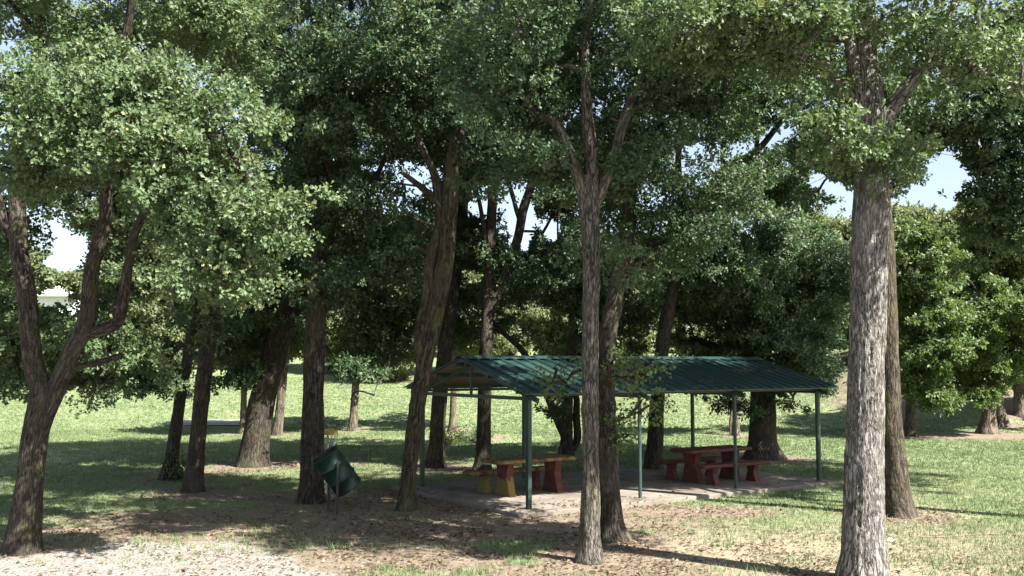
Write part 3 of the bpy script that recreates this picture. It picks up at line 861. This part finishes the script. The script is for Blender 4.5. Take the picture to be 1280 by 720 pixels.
# ------------------------------------------------------------------ ground sheet
SLAB = {}
P0 = G(661, 642); P1 = G(1024, 605); PB = G(536, 612)
U = (P1 - P0)[:2]; LF = float(np.linalg.norm(U)); U = U / LF
W = np.array([-U[1], U[0]]); LW = float((PB - P0)[:2] @ W)
ANG = math.atan2(U[1], U[0])
print('shelter', P0, LF, LW, math.degrees(ANG), (PB - P0)[:2] @ U)
xs = np.concatenate([-np.geomspace(420, 30.5, 34), np.arange(-30, 30.01, .16), np.geomspace(30.5, 420, 34)])
ys = np.concatenate([np.linspace(-60, 5, 30), np.arange(5.3, 48, .16), np.geomspace(48.3, 700, 80)])
X, Yg = np.meshgrid(xs, ys)
Z = terrain(X, Yg)
mg, md, mv = masks(X, Yg)
nx, ny = len(xs), len(ys)
idx = np.arange(nx * ny).reshape(ny, nx)
fq = np.stack([idx[:-1, :-1], idx[:-1, 1:], idx[1:, 1:], idx[1:, :-1]], 2).reshape(-1, 4)
g = mesh_np('ground', np.stack([X, Yg, Z], 2).reshape(-1, 3), fq, M['ground'], None, None, True, vattr={'grass': mg.ravel(), 'dry': md.ravel(), 'gravel': mv.ravel()})
tag(g, 'park ground of lawn, bare soil and pale gravel', 'ground', kind='structure')

SLT_TOP = .09
def on_slab(x, y, m=.0):
    q = np.stack([x - P0[0], y - P0[1]], 1)
    a = q @ U; b = q @ W
    return (a > -.55 - m) & (a < LF + .35 + m) & (b > -.45 - m) & (b < LW + .6 + m)

def wedge_samples(n, y0, y1, pw=1.0):
    """points on the ground in the strip the view covers and a few metres beside it"""
    y = y0 * (y1 / y0) ** (rng.uniform(0, 1, n) ** pw)
    x = rng.uniform(-1, 1, n) * (y * .56 + 2.5)
    return x, y

# grass blades
x, y = wedge_samples(300000, 12, 66, .8)
mgr, mdr, mvr = masks(x, y)
p = mgr * (.55 + .6 * noise2(x, y, 1.3, 2.2)) * (1 - .5 * mdr)
k = (rng.uniform(0, 1, len(x)) < p ** 1.3) & ~on_slab(x, y, .02)
x = x[k]; y = y[k]; dryk = mdr[k]
nb = 4
bx = np.repeat(x, nb) + rng.normal(size=len(x) * nb) * .035
by = np.repeat(y, nb) + rng.normal(size=len(x) * nb) * .035
far_k = sstep(16, 50, by)
hgt = rng.uniform(.02, .06, len(bx)) * (1 + .7 * sstep(20, 15, by)) * (1 + .5 * noise2(bx, by, .8, 4.4)) * (1 + far_k * .1)
wid = rng.uniform(.004, .008, len(bx)) * (1 + far_k * 1.3)
a = rng.uniform(0, 2 * PI, len(bx))
lean = rng.uniform(.1, .9, len(bx)) * hgt
bz = terrain(bx, by)
b0 = np.stack([bx - np.cos(a) * wid, by - np.sin(a) * wid, bz - .005], 1)
b1 = np.stack([bx + np.cos(a) * wid, by + np.sin(a) * wid, bz - .005], 1)
la = rng.uniform(0, 2 * PI, len(bx))
b2 = np.stack([bx + np.cos(la) * lean, by + np.sin(la) * lean, bz + hgt], 1)
V = np.stack([b0, b1, b2], 1).reshape(-1, 3)
rn = np.clip(.35 + .35 * np.repeat(dryk, nb) + .5 * (noise2(bx, by, .6, 8.8) - .5) + rng.normal(size=len(bx)) * .13 + .6 * (noise2(bx, by, .16, 1.8) - .5), 0, 1)
gr = mesh_np('grass', V, np.arange(len(V)).reshape(-1, 3), M['blade'], fattr={'rnd': rn})
tag(gr, 'short patchy grass blades covering the lawn', 'grass', kind='stuff')

# fallen leaves
x, y = wedge_samples(170000, 12, 36, 1.0)
mgr, mdr, mvr = masks(x, y)
cl = noise2(x, y, 1.6, 6.1)
p = (1 - mgr) * (1 - .85 * mvr) * np.clip(cl * 2.4 - .7, .05, 1) + .03
k = (rng.uniform(0, 1, len(x)) < p * .75)
x = x[k]; y = y[k]
sl = on_slab(x, y)
q_ = np.stack([x - P0[0], y - P0[1]], 1) @ W
k2 = ~sl | (rng.uniform(0, 1, len(x)) < np.where(q_ < .5, .6, .16))
x = x[k2]; y = y[k2]; sl = sl[k2]
z = np.where(sl, SLT_TOP, terrain(x, y)) + rng.uniform(.004, .02, len(x))
p3 = np.stack([x, y, z], 1)
ax = ball(len(x)) * [1, 1, .25]
nr = rng.normal(size=(len(x), 3)) * .35 + [0, 0, 1]
V, f = leaves(p3, ax, nr, rng.uniform(.04, .095, len(x)), False)
lt = mesh_np('leaf_litter', V, f, M['litter'], fattr={'rnd': np.repeat(np.clip(rng.normal(size=len(x)) * .25 + .42, 0, 1), 2)})
tag(lt, 'dry brown leaf litter scattered over the bare soil', 'leaf litter', kind='stuff')

# twigs dropped by the oaks
ts = TubeSet()
x, y = wedge_samples(420, 12.5, 26, .9)
mgr, mdr, mvr = masks(x, y)
for xx, yy in zip(x[mgr < .6], y[mgr < .6]):
    L = rng.uniform(.12, .55); a = rng.uniform(0, 2 * PI); r = L * rng.uniform(.009, .018)
    pp = np.array([[xx + (t - .5) * L * math.cos(a) + rng.normal() * .02, yy + (t - .5) * L * math.sin(a) + rng.normal() * .02, 0] for t in (0, .35, .7, 1)])
    if on_slab(pp[:, 0], pp[:, 1], .1).any(): continue
    pp[:, 2] = terrain(pp[:, 0], pp[:, 1]) + r + rng.uniform(0, .015, 4)
    V, f, bk, _ = tube_np(pp, np.array([r, r, r * .8, r * .4]), 5, .2)
    ts.add(V, f, bk)
tw = ts.build('twig_litter', M['stick'], None, None)
tag(tw, 'dead twigs strewn over the bare soil', 'twigs', kind='stuff')

# pebbles on the gravel
OCT = np.array([[1, 0, 0], [0, 1, 0], [-1, 0, 0], [0, -1, 0], [0, 0, .7], [0, 0, -.7]])
OF = np.array([[0, 1, 4], [1, 2, 4], [2, 3, 4], [3, 0, 4], [1, 0, 5], [2, 1, 5], [3, 2, 5], [0, 3, 5]])
x = rng.uniform(-10.5, 1, 45000); y = rng.uniform(11.5, 17.5, 45000)
_, _, mvr = masks(x, y)
k = rng.uniform(0, 1, len(x)) < mvr
x = x[k]; y = y[k]
r = np.exp(rng.normal(size=len(x)) * .4) * .0075
V = (OCT[None] * r[:, None, None] * rng.uniform(.6, 1.3, (len(x), 1, 3)))
a = rng.uniform(0, 6.28, len(x)); ca, sa = np.cos(a)[:, None], np.sin(a)[:, None]
V = np.stack([V[:, :, 0] * ca - V[:, :, 1] * sa, V[:, :, 0] * sa + V[:, :, 1] * ca, V[:, :, 2]], 2)
V = V + np.stack([x, y, terrain(x, y) + .002], 1)[:, None, :]
f = (OF[None] + (np.arange(len(x)) * 6)[:, None, None]).reshape(-1, 3)
pb = mesh_np('gravel', V.reshape(-1, 3), f, M['pebble'], fattr={'rnd': np.repeat(rng.uniform(0, 1, len(x)), 8)})
tag(pb, 'pale loose gravel stones of the parking edge', 'gravel', kind='stuff')

# ------------------------------------------------------------------ concrete slab, pad, road
def local(a, b, z=0.0):
    q = P0[:2] + U * a + W * b
    return (q[0], q[1], z)
SLT = .085
mb = MB()
mb.prism([local(-.5, -.4, SLT / 2 - .05), local(LF + .3, -.4, SLT / 2 - .05), local(LF + .3, LW + .55, SLT / 2 - .05), local(-.5, LW + .55, SLT / 2 - .05)], (0, 0, 1), SLT + .1)
sl = mb.build('pavement', M['slab'], None, bevel=.02)
tag(sl, 'stained concrete slab under the picnic shelter', 'concrete slab', kind='structure')
c = G(262, 534)
mb = MB(); mb.box((c[0], c[1], tz(c[0], c[1]) + .06), (3.4, 1.6, .16))
tag(mb.build('path', M['slab_pale'], None, bevel=.02), 'pale concrete pad lying on the far lawn', 'concrete pad', kind='structure')
# road crossing the hillside
rc, _ = spline(np.array([(5, 72, 0), (9.5, 73.5, 0), (13.5, 76, 0), (17, 82, 0), (19, 93, 0), (20, 112, 0), (20, 150, 0)]), np.ones(7), 1.0)
rd = np.gradient(rc, axis=0); rd /= np.linalg.norm(rd, axis=1)[:, None]
rn_ = np.stack([-rd[:, 1], rd[:, 0]], 1)
V = []
for q in (-2.4, 2.4):
    xx = rc[:, 0] + rn_[:, 0] * q; yy = rc[:, 1] + rn_[:, 1] * q
    V.append(np.stack([xx, yy, terrain(xx, yy) + .06], 1))
V = np.concatenate(V); n = len(rc)
f = np.stack([np.arange(n - 1), n + np.arange(n - 1), n + np.arange(1, n), np.arange(1, n)], 1)[:, ::-1]
t = NT('grey_asphalt'); t.principled(t.ramp(t.noise(geo_co(t), 3, 5), [(.3, (.33, .34, .36)), (.7, (.42, .43, .45))]), .9)
tag(mesh_np('road', V, f, t.m), 'grey road crossing the hillside behind the trees', 'road', kind='structure')

# ------------------------------------------------------------------ picnic shelter
sh = empty('picnic_shelter', (P0[0], P0[1], 0), 'open picnic shelter with green ribbed metal gable roof on pipe posts', 'picnic shelter', rotz=ANG)
ZE, ZR, OV, OU = 2.25, 2.92, .36, .30
HW = LW / 2
SLOPE = (ZR - ZE) / (HW + OV)
def roof_z(b): return ZR - abs(b - HW) * SLOPE
# two ribbed slopes, thick sheet with raised seams
def slope_sheet(side, name, mat, z_off, ribs):
    m = MB()
    u0, u1 = -OU, LF + OU
    be, br_ = (-OV, HW) if side < 0 else (LW + OV, HW)
    prof = []
    if not ribs:
        u0 += .04; u1 -= .04
        be += .05 if side < 0 else -.05
    if ribs:
        pitch = .305; u = u0
        while u < u1 - .05:
            prof += [(u, 0), (u + .025, .042), (u + .062, .042), (u + .088, 0)]
            u += pitch
        prof.append((u1, 0))
    else:
        prof = [(u0, 0), (u1, 0)]
    th = .012
    vs = []
    for (uu, hh) in prof:
        for b in (be, br_):
            vs.append((uu, b, roof_z(b) + z_off + hh))
            vs.append((uu, b, roof_z(b) + z_off + hh - th))
    fs = []
    n = len(prof)
    for i in range(n - 1):
        A = i * 4; B = A + 4
        fs += [(A, B, B + 2, A + 2), (A + 1, A + 3, B + 3, B + 1), (A, A + 1, B + 1, B), (A + 2, B + 2, B + 3, A + 3)]
    fs += [(0, 2, 3, 1), ((n - 1) * 4, (n - 1) * 4 + 1, (n - 1) * 4 + 3, (n - 1) * 4 + 2)]
    m.add(vs, fs)
    return m.build(name, mat, sh)
for side in (-1, 1):
    slope_sheet(side, 'roof_panel', M['roof'], .03, True)
    slope_sheet(side, 'roof_lining', M['lining'], .008, False)
m = MB()
m.prism([(0, HW - .17, ZR - .17 * SLOPE + .082), (0, HW, ZR + .095), (0, HW + .17, ZR - .17 * SLOPE + .082), (0, HW + .17, ZR - .17 * SLOPE + .074), (0, HW, ZR + .085), (0, HW - .17, ZR - .17 * SLOPE + .074)], (1, 0, 0), LF + 2 * OU + .02)
for i in range(len(m.v)): m.v[i] = (m.v[i][0] + LF / 2, m.v[i][1], m.v[i][2])
m.build('ridge_cap', M['roof'], sh)
# purlins under the sheets
for b in (.03, HW * .5, HW - .2, HW + .2, HW * 1.5, LW - .03):
    m = MB(); m.box((LF / 2, b, roof_z(b) - .045), (LF + 2 * OU - .06, .05, .075)); m.build('purlin', M['green'], sh)
# rafters + tie beam + king post at each post line
for a in (0, LF / 3, LF * 2 / 3, LF):
    m = MB()
    m.bar((a, -OV + .05, roof_z(-OV + .05) - .125), (a, HW, ZR - .125), .06, .08)
    m.bar((a, LW + OV - .05, roof_z(-OV + .05) - .125), (a, HW, ZR - .125), .06, .08)
    m.bar((a, -.06, 2.17), (a, LW + .06, 2.17), .055, .07)
    if a in (0, LF):
        m.bar((a, HW, 2.2), (a, HW, ZR - .14), .045, .045)
    m.build('truss', M['green'], sh)
for b in (0, LW):
    m = MB(); m.bar((-.1, b, 2.235), (LF + .1, b, 2.235), .06, .055); m.build('eave_beam', M['green'], sh)
for i, (a, b) in enumerate([(0, 0), (LF / 3, 0), (LF * 2 / 3, 0), (LF, 0), (0, LW), (LF / 3, LW), (LF * 2 / 3, LW), (LF, LW)]):
    m = MB()
    if i in (0, 4):
        m.box((a, b, 1.13), (.088, .088, 2.12)); m.box((a, b, SLT - .05 + .012), (.17, .17, .024))
        m.build('post', M['green'], sh, bevel=.006)
    else:
        r = .058 if i == 3 else (.038 if b == 0 else .052)
        m.tube([(a, b, .06), (a, b, 2.2)], r, 16); m.tube([(a, b, SLT - .04), (a, b, SLT - .02)], r * 1.9, 16)
        m.build('post', M['post'], sh, smooth=False)
# debris lying in the roof ribs
db = []
for uu, bb in ((LF * .80, .95), (LF * .83, 1.0), (LF * .93, .95), (LF * .6, .2), (LF * .38, .15)):
    n = 60
    q = np.stack([uu + rng.normal(size=n) * .22, bb + rng.normal(size=n) * .05], 1)
    db.append(np.array([[*local(a, b)[:2], roof_z(b) + .05] for a, b in q]))
db = np.concatenate(db)
V, f = leaves(db, ball(len(db)) * [1, 1, .2], rng.normal(size=(len(db), 3)) * .3 + [0, 0, 1], rng.uniform(.05, .1, len(db)), False)
tag(mesh_np('leaf_litter', V, f, M['litter'], fattr={'rnd': np.repeat(rng.uniform(.2, 1, len(db)), 2)}), 'dry leaves caught in the ribs of the shelter roof', 'leaf litter', kind='stuff')

# ------------------------------------------------------------------ concrete tables and benches
def slab_top(L, Wd, th, z, seed, rough=.012):
    """thick slab with rounded, chipped rim"""
    nu, nv = 44, 10
    m = MB()
    per = []
    rr = min(.12, Wd * .25)
    def edge(t):
        # rounded rectangle point by parameter
        pts = []
        for cx, cy, a0 in ((L / 2 - rr, Wd / 2 - rr, 0), (-L / 2 + rr, Wd / 2 - rr, 90), (-L / 2 + rr, -Wd / 2 + rr, 180), (L / 2 - rr, -Wd / 2 + rr, 270)):
            for k in range(7):
                a = math.radians(a0 + 15 * k); pts.append((cx + rr * math.cos(a), cy + rr * math.sin(a)))
        return pts
    base = edge(0)
    # densify
    dense = []
    for i, q in enumerate(base):
        w = base[(i + 1) % len(base)]
        d = math.hypot(w[0] - q[0], w[1] - q[1]); k = max(1, int(d / .06))
        dense += [(q[0] + (w[0] - q[0]) * j / k, q[1] + (w[1] - q[1]) * j / k) for j in range(k)]
    n = len(dense)
    prof = [(.93, 0), (.985, .12), (1.0, .5), (.985, .88), (.95, 1.0)]
    rings = []
    D = np.array(dense)
    for (s, h) in prof:
        nz = noise2(D[:, 0] * 1.0 + seed, D[:, 1] + h * 3, 9, seed) - .5
        rings += [(D[i, 0] - (1 - s) * .4 * D[i, 0] / max(abs(D[i, 0]), .2) - 0 + nz[i] * rough * np.sign(D[i, 0]), D[i, 1] * (1 - (1 - s) * .6) + nz[i] * rough * np.sign(D[i, 1]), z - th + th * h) for i in range(n)]
    fs = [(r * n + i, r * n + (i + 1) % n, (r + 1) * n + (i + 1) % n, (r + 1) * n + i) for r in range(len(prof) - 1) for i in range(n)]
    fs += [tuple(range(n))[::-1], tuple((len(prof) - 1) * n + i for i in range(n))]
    m.add(rings, fs)
    return m
def leg_mb(x, wb, wn, wt, h, th):
    """hourglass concrete support, broad face across the table"""
    m = MB()
    ol = []
    for t in np.linspace(0, 1, 9):
        if t < .62:
            w = wb + (wn - wb) * (t / .62) ** .85
        else:
            w = wn + (wt - wn) * ((t - .62) / .38) ** 1.3
        ol.append((x, w / 2, t * h))
    full = ol + [(q[0], -q[1], q[2]) for q in ol[::-1]]
    m.prism(full, (1, 0, 0), th)
    return m
def make_table(a, b, label, red):
    q = local(a, b, SLT)
    o = empty('picnic_table', q, label, 'picnic table', rotz=ANG)
    slab_top(2.1, .78, .075, .76, 1.7 if red else 4.2).build('tabletop', M['t_red'] if red else M['t_top'], o)
    for s in (-1, 1):
        l = leg_mb(s * .62, .60, .34, .50, .69, .17).build('leg', M['t_red'] if red else (M['t_yel'] if s < 0 else M['t_some']), o, bevel=.012)
        if not red: l['label'] = 'leg painted mostly yellow' if s < 0 else 'dark red leg with yellow edge'
    return o
def make_bench(a, b, label, red, grp):
    q = local(a, b, SLT)
    o = empty('bench', q, label, 'bench', grp, rotz=ANG)
    slab_top(2.28, .34, .075, .46, 2.9 if red else 6.1, .016).build('seat', M['t_red'] if red else M['t_top'], o)
    for s in (-1, 1):
        leg_mb(s * .66, .34, .19, .27, .39, .15).build('leg', M['t_red'] if red else (M['t_yel'] if s < 0 else M['t_some']), o, bevel=.01)
    return o
def uw(x, y):
    d = np.array([x, y]) - P0[:2]
    return float(d @ U), float(d @ W)
c = (G(625, 620, SLT) + G(697, 613, SLT)) / 2
a, b = uw(c[0], c[1])
make_table(a, b, 'concrete picnic table with flaking yellow and red paint', False)
make_bench(a - .06, b + .66, 'concrete bench with yellow painted foot behind the flaking yellow table', False, 'concrete benches')
c = (G(866, 602, SLT) + G(912, 598, SLT)) / 2
a, b = uw(c[0], c[1])
print('right table', a, b)
make_table(a, b, 'dark red concrete picnic table under the right half of the shelter', True)
bn = make_bench(a + .05, b - .64, 'sunlit red concrete bench on the near side of the red table', True, 'concrete benches')
cp = copy_tree(bn)
cp.location = local(a, b + .66, SLT)
tag(cp, 'shaded red concrete bench on the far side of the red table', 'bench', 'concrete benches')

# ------------------------------------------------------------------ trash barrel on its stand
bc = P(421, 589, 19.4)
bs = G(413, 638)
axis = Vector((-.54, -.24, .80)).normalized()
Mx = Matrix.Translation(Vector(bc)) @ axis.to_track_quat('Z', 'X').to_matrix().to_4x4()
tb = empty('trash_barrel', (bs[0], bs[1], 0), 'tilted dark green trash barrel open at the top, hung between two black posts', 'trash barrel')
Tl = Matrix.Translation(Vector((-bs[0], -bs[1], 0)))
m = MB()
R_, L_ = .28, .82
prof = [(.0, -L_ / 2 + .02), (R_ - .02, -L_ / 2 + .02), (R_, -L_ / 2), (R_ + .008, -L_ / 2 + .012), (R_, -L_ / 2 + .03)]
for rz in (-.15, .15):
    prof += [(R_, rz - .028), (R_ + .018, rz - .010), (R_ + .021, rz), (R_ + .018, rz + .010), (R_, rz + .028)]
prof += [(R_, L_ / 2 - .02), (R_ + .01, L_ / 2 - .012), (R_ + .01, L_ / 2), (R_ - .006, L_ / 2), (R_ - .008, L_ / 2 - .02)]
m.lathe(prof, 56, Tl @ Mx)
m.build('barrel', M['drum'], tb, smooth=True)
m = MB(); m.lathe([(R_ - .009, L_ / 2 - .015), (R_ - .009, -L_ / 2 + .04), (0, -L_ / 2 + .04)], 48, Tl @ Mx)
m.build('barrel_lining', M['drum_in'], tb, smooth=True)
ctr = Vector((bc[0] - bs[0], bc[1] - bs[1], bc[2]))
side = axis.cross(Vector((0, 0, 1))).normalized()
if side.y > 0: side = -side
up0 = ctr + axis * .12
for s in (1, -1):
    q = up0 + side * s * .345
    m = MB(); m.tube([(q.x, q.y, -.15), (q.x, q.y, q.z + .12)], .026, 12); m.build('post', M['black'], tb)
    m = MB(); m.tube([q - side * s * .09, q + side * s * .03], .022, 10); m.build('pivot', M['black'], tb)
q1 = up0 + side * .345; q2 = up0 - side * .345
m = MB(); m.tube([(q1.x, q1.y, .36), (q2.x, q2.y, .36)], .018, 10); m.build('crossbar', M['black'], tb)

# ------------------------------------------------------------------ disc golf basket behind it
gb = P(409, 592, 21.9)
go = empty('disc_golf_basket', (gb[0], gb[1], 0), 'disc golf basket with yellow top band and hanging chains, behind the trash barrel', 'disc golf basket')
m = MB(); m.tube([(0, 0, -.1), (0, 0, 1.42)], .022, 12); m.build('pole', M['chain'], go)
m = MB(); m.lathe([(.205, 1.30), (.215, 1.30), (.215, 1.40), (.205, 1.40), (.205, 1.30)], 40)
for k in range(6):
    a = k * PI / 3; m.bar((0, 0, 1.395), (.205 * math.cos(a), .205 * math.sin(a), 1.395), .014, .008)
m.build('top_band', M['yellow'], go)
m = MB()
for k in range(14):
    a = 2 * PI * k / 14
    pts = [(.19 * math.cos(a) * (1 - t) ** .7 + .03 * math.cos(a), .19 * math.sin(a) * (1 - t) ** .7 + .03 * math.sin(a), 1.31 - .48 * t) for t in np.linspace(0, 1, 8)]
    m.tube(pts, .006, 5)
m.build('chains', M['chain'], go)
m = MB()
for zz, rr in ((.82, .3), (.70, .295), (.60, .28)):
    m.tube([(rr * math.cos(t), rr * math.sin(t), zz) for t in np.linspace(0, 2 * PI, 33)], .007, 6)
for k in range(24):
    a = 2 * PI * k / 24
    m.tube([(.3 * math.cos(a), .3 * math.sin(a), .82), (.28 * math.cos(a), .28 * math.sin(a), .6), (.02 * math.cos(a), .02 * math.sin(a), .6)], .004, 4)
m.build('basket', M['chain'], go)

# ------------------------------------------------------------------ white house on the hillside
hp = P(52, 372, 92)
hz = tz(hp[0], 92)
ho = empty('house', (hp[0], 92, hz), 'white house on the hillside glimpsed past the forked oak', 'house')
wh = hp[2] - hz
m = MB(); m.box((0, 0, wh / 2 - .4), (9, 6, wh + .8)); m.build('wall', M['white'], ho)
m = MB()
m.prism([(0, -3.6, wh - .1), (0, 0, wh + 1.5), (0, 3.6, wh - .1), (0, 3.6, wh + .08), (0, 0, wh + 1.7), (0, -3.6, wh + .08)], (1, 0, 0), 9.8); m.build('roof', M['roofing'], ho)
for x in (-2.6, 0, 2.6):
    m = MB(); m.box((x, -3.02, wh - 1.5), (1.0, .1, 1.2)); w_ = m.build('window', M['white'], ho)
    m = MB(); m.box((x, -3.075, wh - 1.5), (.82, .03, 1.02)); m.build('pane', M['glass'], w_)

# ------------------------------------------------------------------ low growth and litter
def bush(px, py, rx, rz, label, mat, cat='shrub', n=10, leaf=.09, name='shrub'):
    b = G(px, py); b[2] = tz(b[0], b[1])
    o = empty(name, b, label, cat)
    ts = TubeSet(); tips = []
    for k in range(n * 3):
        a = rng.uniform(0, 2 * PI); r = rx * math.sqrt(rng.uniform(0, 1))
        tip = b + [r * math.cos(a), r * math.sin(a), rz * rng.uniform(.35, 1)]
        mid = (b + tip) / 2 + rng.normal(size=3) * .05
        V, f, bk, _ = tube_np(np.array([b - [0, 0, .03], mid, tip]), np.array([.01, .008, .004]), 4, .2)
        ts.add(V, f, bk); tips.append(tip); tips.append(mid)
    ts.build('stems', M['bark'], o, b)
    tips = np.array(tips)
    p = np.repeat(tips, 16, 0) + rng.normal(size=(len(tips) * 16, 3)) * .09
    p[:, 2] = np.maximum(p[:, 2], b[2] + .01)
    V, f = leaves(p, ball(len(p)), rng.normal(size=p.shape) * .5 + [0, -.1, .7], leaf * rng.uniform(.6, 1.2, len(p)), False)
    mesh_np('foliage', V, f, M[mat], o, b, fattr={'rnd': np.repeat(np.clip(rng.normal(size=len(p)) * .22 + .5, 0, 1), 2)})
    return o
bush(222, 600, .35, .55, 'small weedy bush at the foot of the slim leaning trunk', 'oak_mid', n=6)
bush(588, 552, 1.2, .75, 'low dark brush growing in the eroded bank beyond the shelter', 'oak_mid', n=16)
bush(560, 556, .8, .4, 'low tuft of brush on the bank left of the dark brush', 'elm', n=9)
bush(1062, 514, .8, .6, 'small bush on the bare bank beside the large pale grey oak', 'elm', n=9)

c = G(1113, 677); z0 = tz(c[0], c[1])
o = empty('paper_scrap', (c[0], c[1], z0), 'small crumpled white paper scrap on dry grass beside the large pale grey oak', 'litter', rotz=.2)
m = MB(); vs = []
for i in range(5):
    for j in range(4):
        vs.append((-.06 + .03 * i, -.03 + .02 * j, .02 + .02 * math.sin(i * 2.1 + j) + .012 * j))
m.add(vs, [(i * 4 + j, (i + 1) * 4 + j, (i + 1) * 4 + j + 1, i * 4 + j + 1) for i in range(4) for j in range(3)])
m.build('sheet', M['paper'], o)

STK = [((1150, 672), (1262, 668), .016, 'long thin fallen branch lying across the dry grass'), ((1195, 700), (1275, 684), .012, 'short thin fallen branch near the lower edge of the dry grass'),
       ((330, 708), (352, 700), .012, 'small dead stick lying on the pale gravel')]
for (p1, p2, r, lab) in STK:
    a = G(*p1); b = G(*p2)
    a[2] = tz(a[0], a[1]) + r * .8; b[2] = tz(b[0], b[1]) + r * .8
    pts = np.array([a + (b - a) * t + np.array([0, rng.normal() * .05, 0]) * (0 < t < 1) for t in np.linspace(0, 1, 6)])
    pts[:, 2] = terrain(pts[:, 0], pts[:, 1]) + r * .8
    V, f, bk, _ = tube_np(pts, np.linspace(r, r * .4, 6), 7, .1)
    tag(mesh_np('fallen_branch', V, f, M['stick'], None, None, True), lab, 'branch')

# ------------------------------------------------------------------ light, sky, camera
AZ, EL = math.radians(54), math.radians(46)   # sun stands behind the viewer's right shoulder
sd = Vector((math.sin(AZ) * math.cos(EL), -math.cos(AZ) * math.cos(EL), math.sin(EL)))
ld = bpy.data.lights.new('sun', 'SUN'); ld.energy = 5.0; ld.angle = math.radians(.53); ld.color = (1, .955, .88)
lo = bpy.data.objects.new('sun', ld); link(lo)
lo.rotation_euler = sd.to_track_quat('Z', 'Y').to_euler()
wl = bpy.data.worlds.new('World'); SC.world = wl; wl.use_nodes = True
nt = wl.node_tree; bg = nt.nodes['Background']
sky = nt.nodes.new('ShaderNodeTexSky'); sky.sky_type = 'NISHITA'; sky.sun_disc = False
sky.sun_elevation = EL; sky.sun_rotation = math.pi - AZ; sky.air_density = 1.0; sky.dust_density = 1.5; sky.ozone_density = 1.0
hs = nt.nodes.new('ShaderNodeHueSaturation'); hs.inputs['Saturation'].default_value = .75
nt.links.new(sky.outputs[0], hs.inputs['Color']); nt.links.new(hs.outputs[0], bg.inputs[0]); bg.inputs[1].default_value = .06

cam = bpy.data.cameras.new('camera'); cam.lens = 35; cam.sensor_width = 36; cam.clip_end = 2000; cam.clip_start = .1
co = bpy.data.objects.new('camera', cam); link(co)
co.location = EYE; co.rotation_euler = (PI / 2 + TH, 0, 0)
SC.camera = co
SC.view_settings.view_transform = 'Standard'; SC.view_settings.look = 'None'
SC.view_settings.exposure = 2.08; SC.view_settings.gamma = 1
SC.view_settings.use_curve_mapping = False
SC.render.engine = 'CYCLES'
cy = SC.cycles
cy.max_bounces = 6; cy.diffuse_bounces = 2; cy.glossy_bounces = 2; cy.transmission_bounces = 4; cy.transparent_max_bounces = 4
cy.use_denoising = True; cy.sample_clamp_indirect = 6
print('leaf verts', NLEAF, file=open('/tmp/nleaf', 'w'))
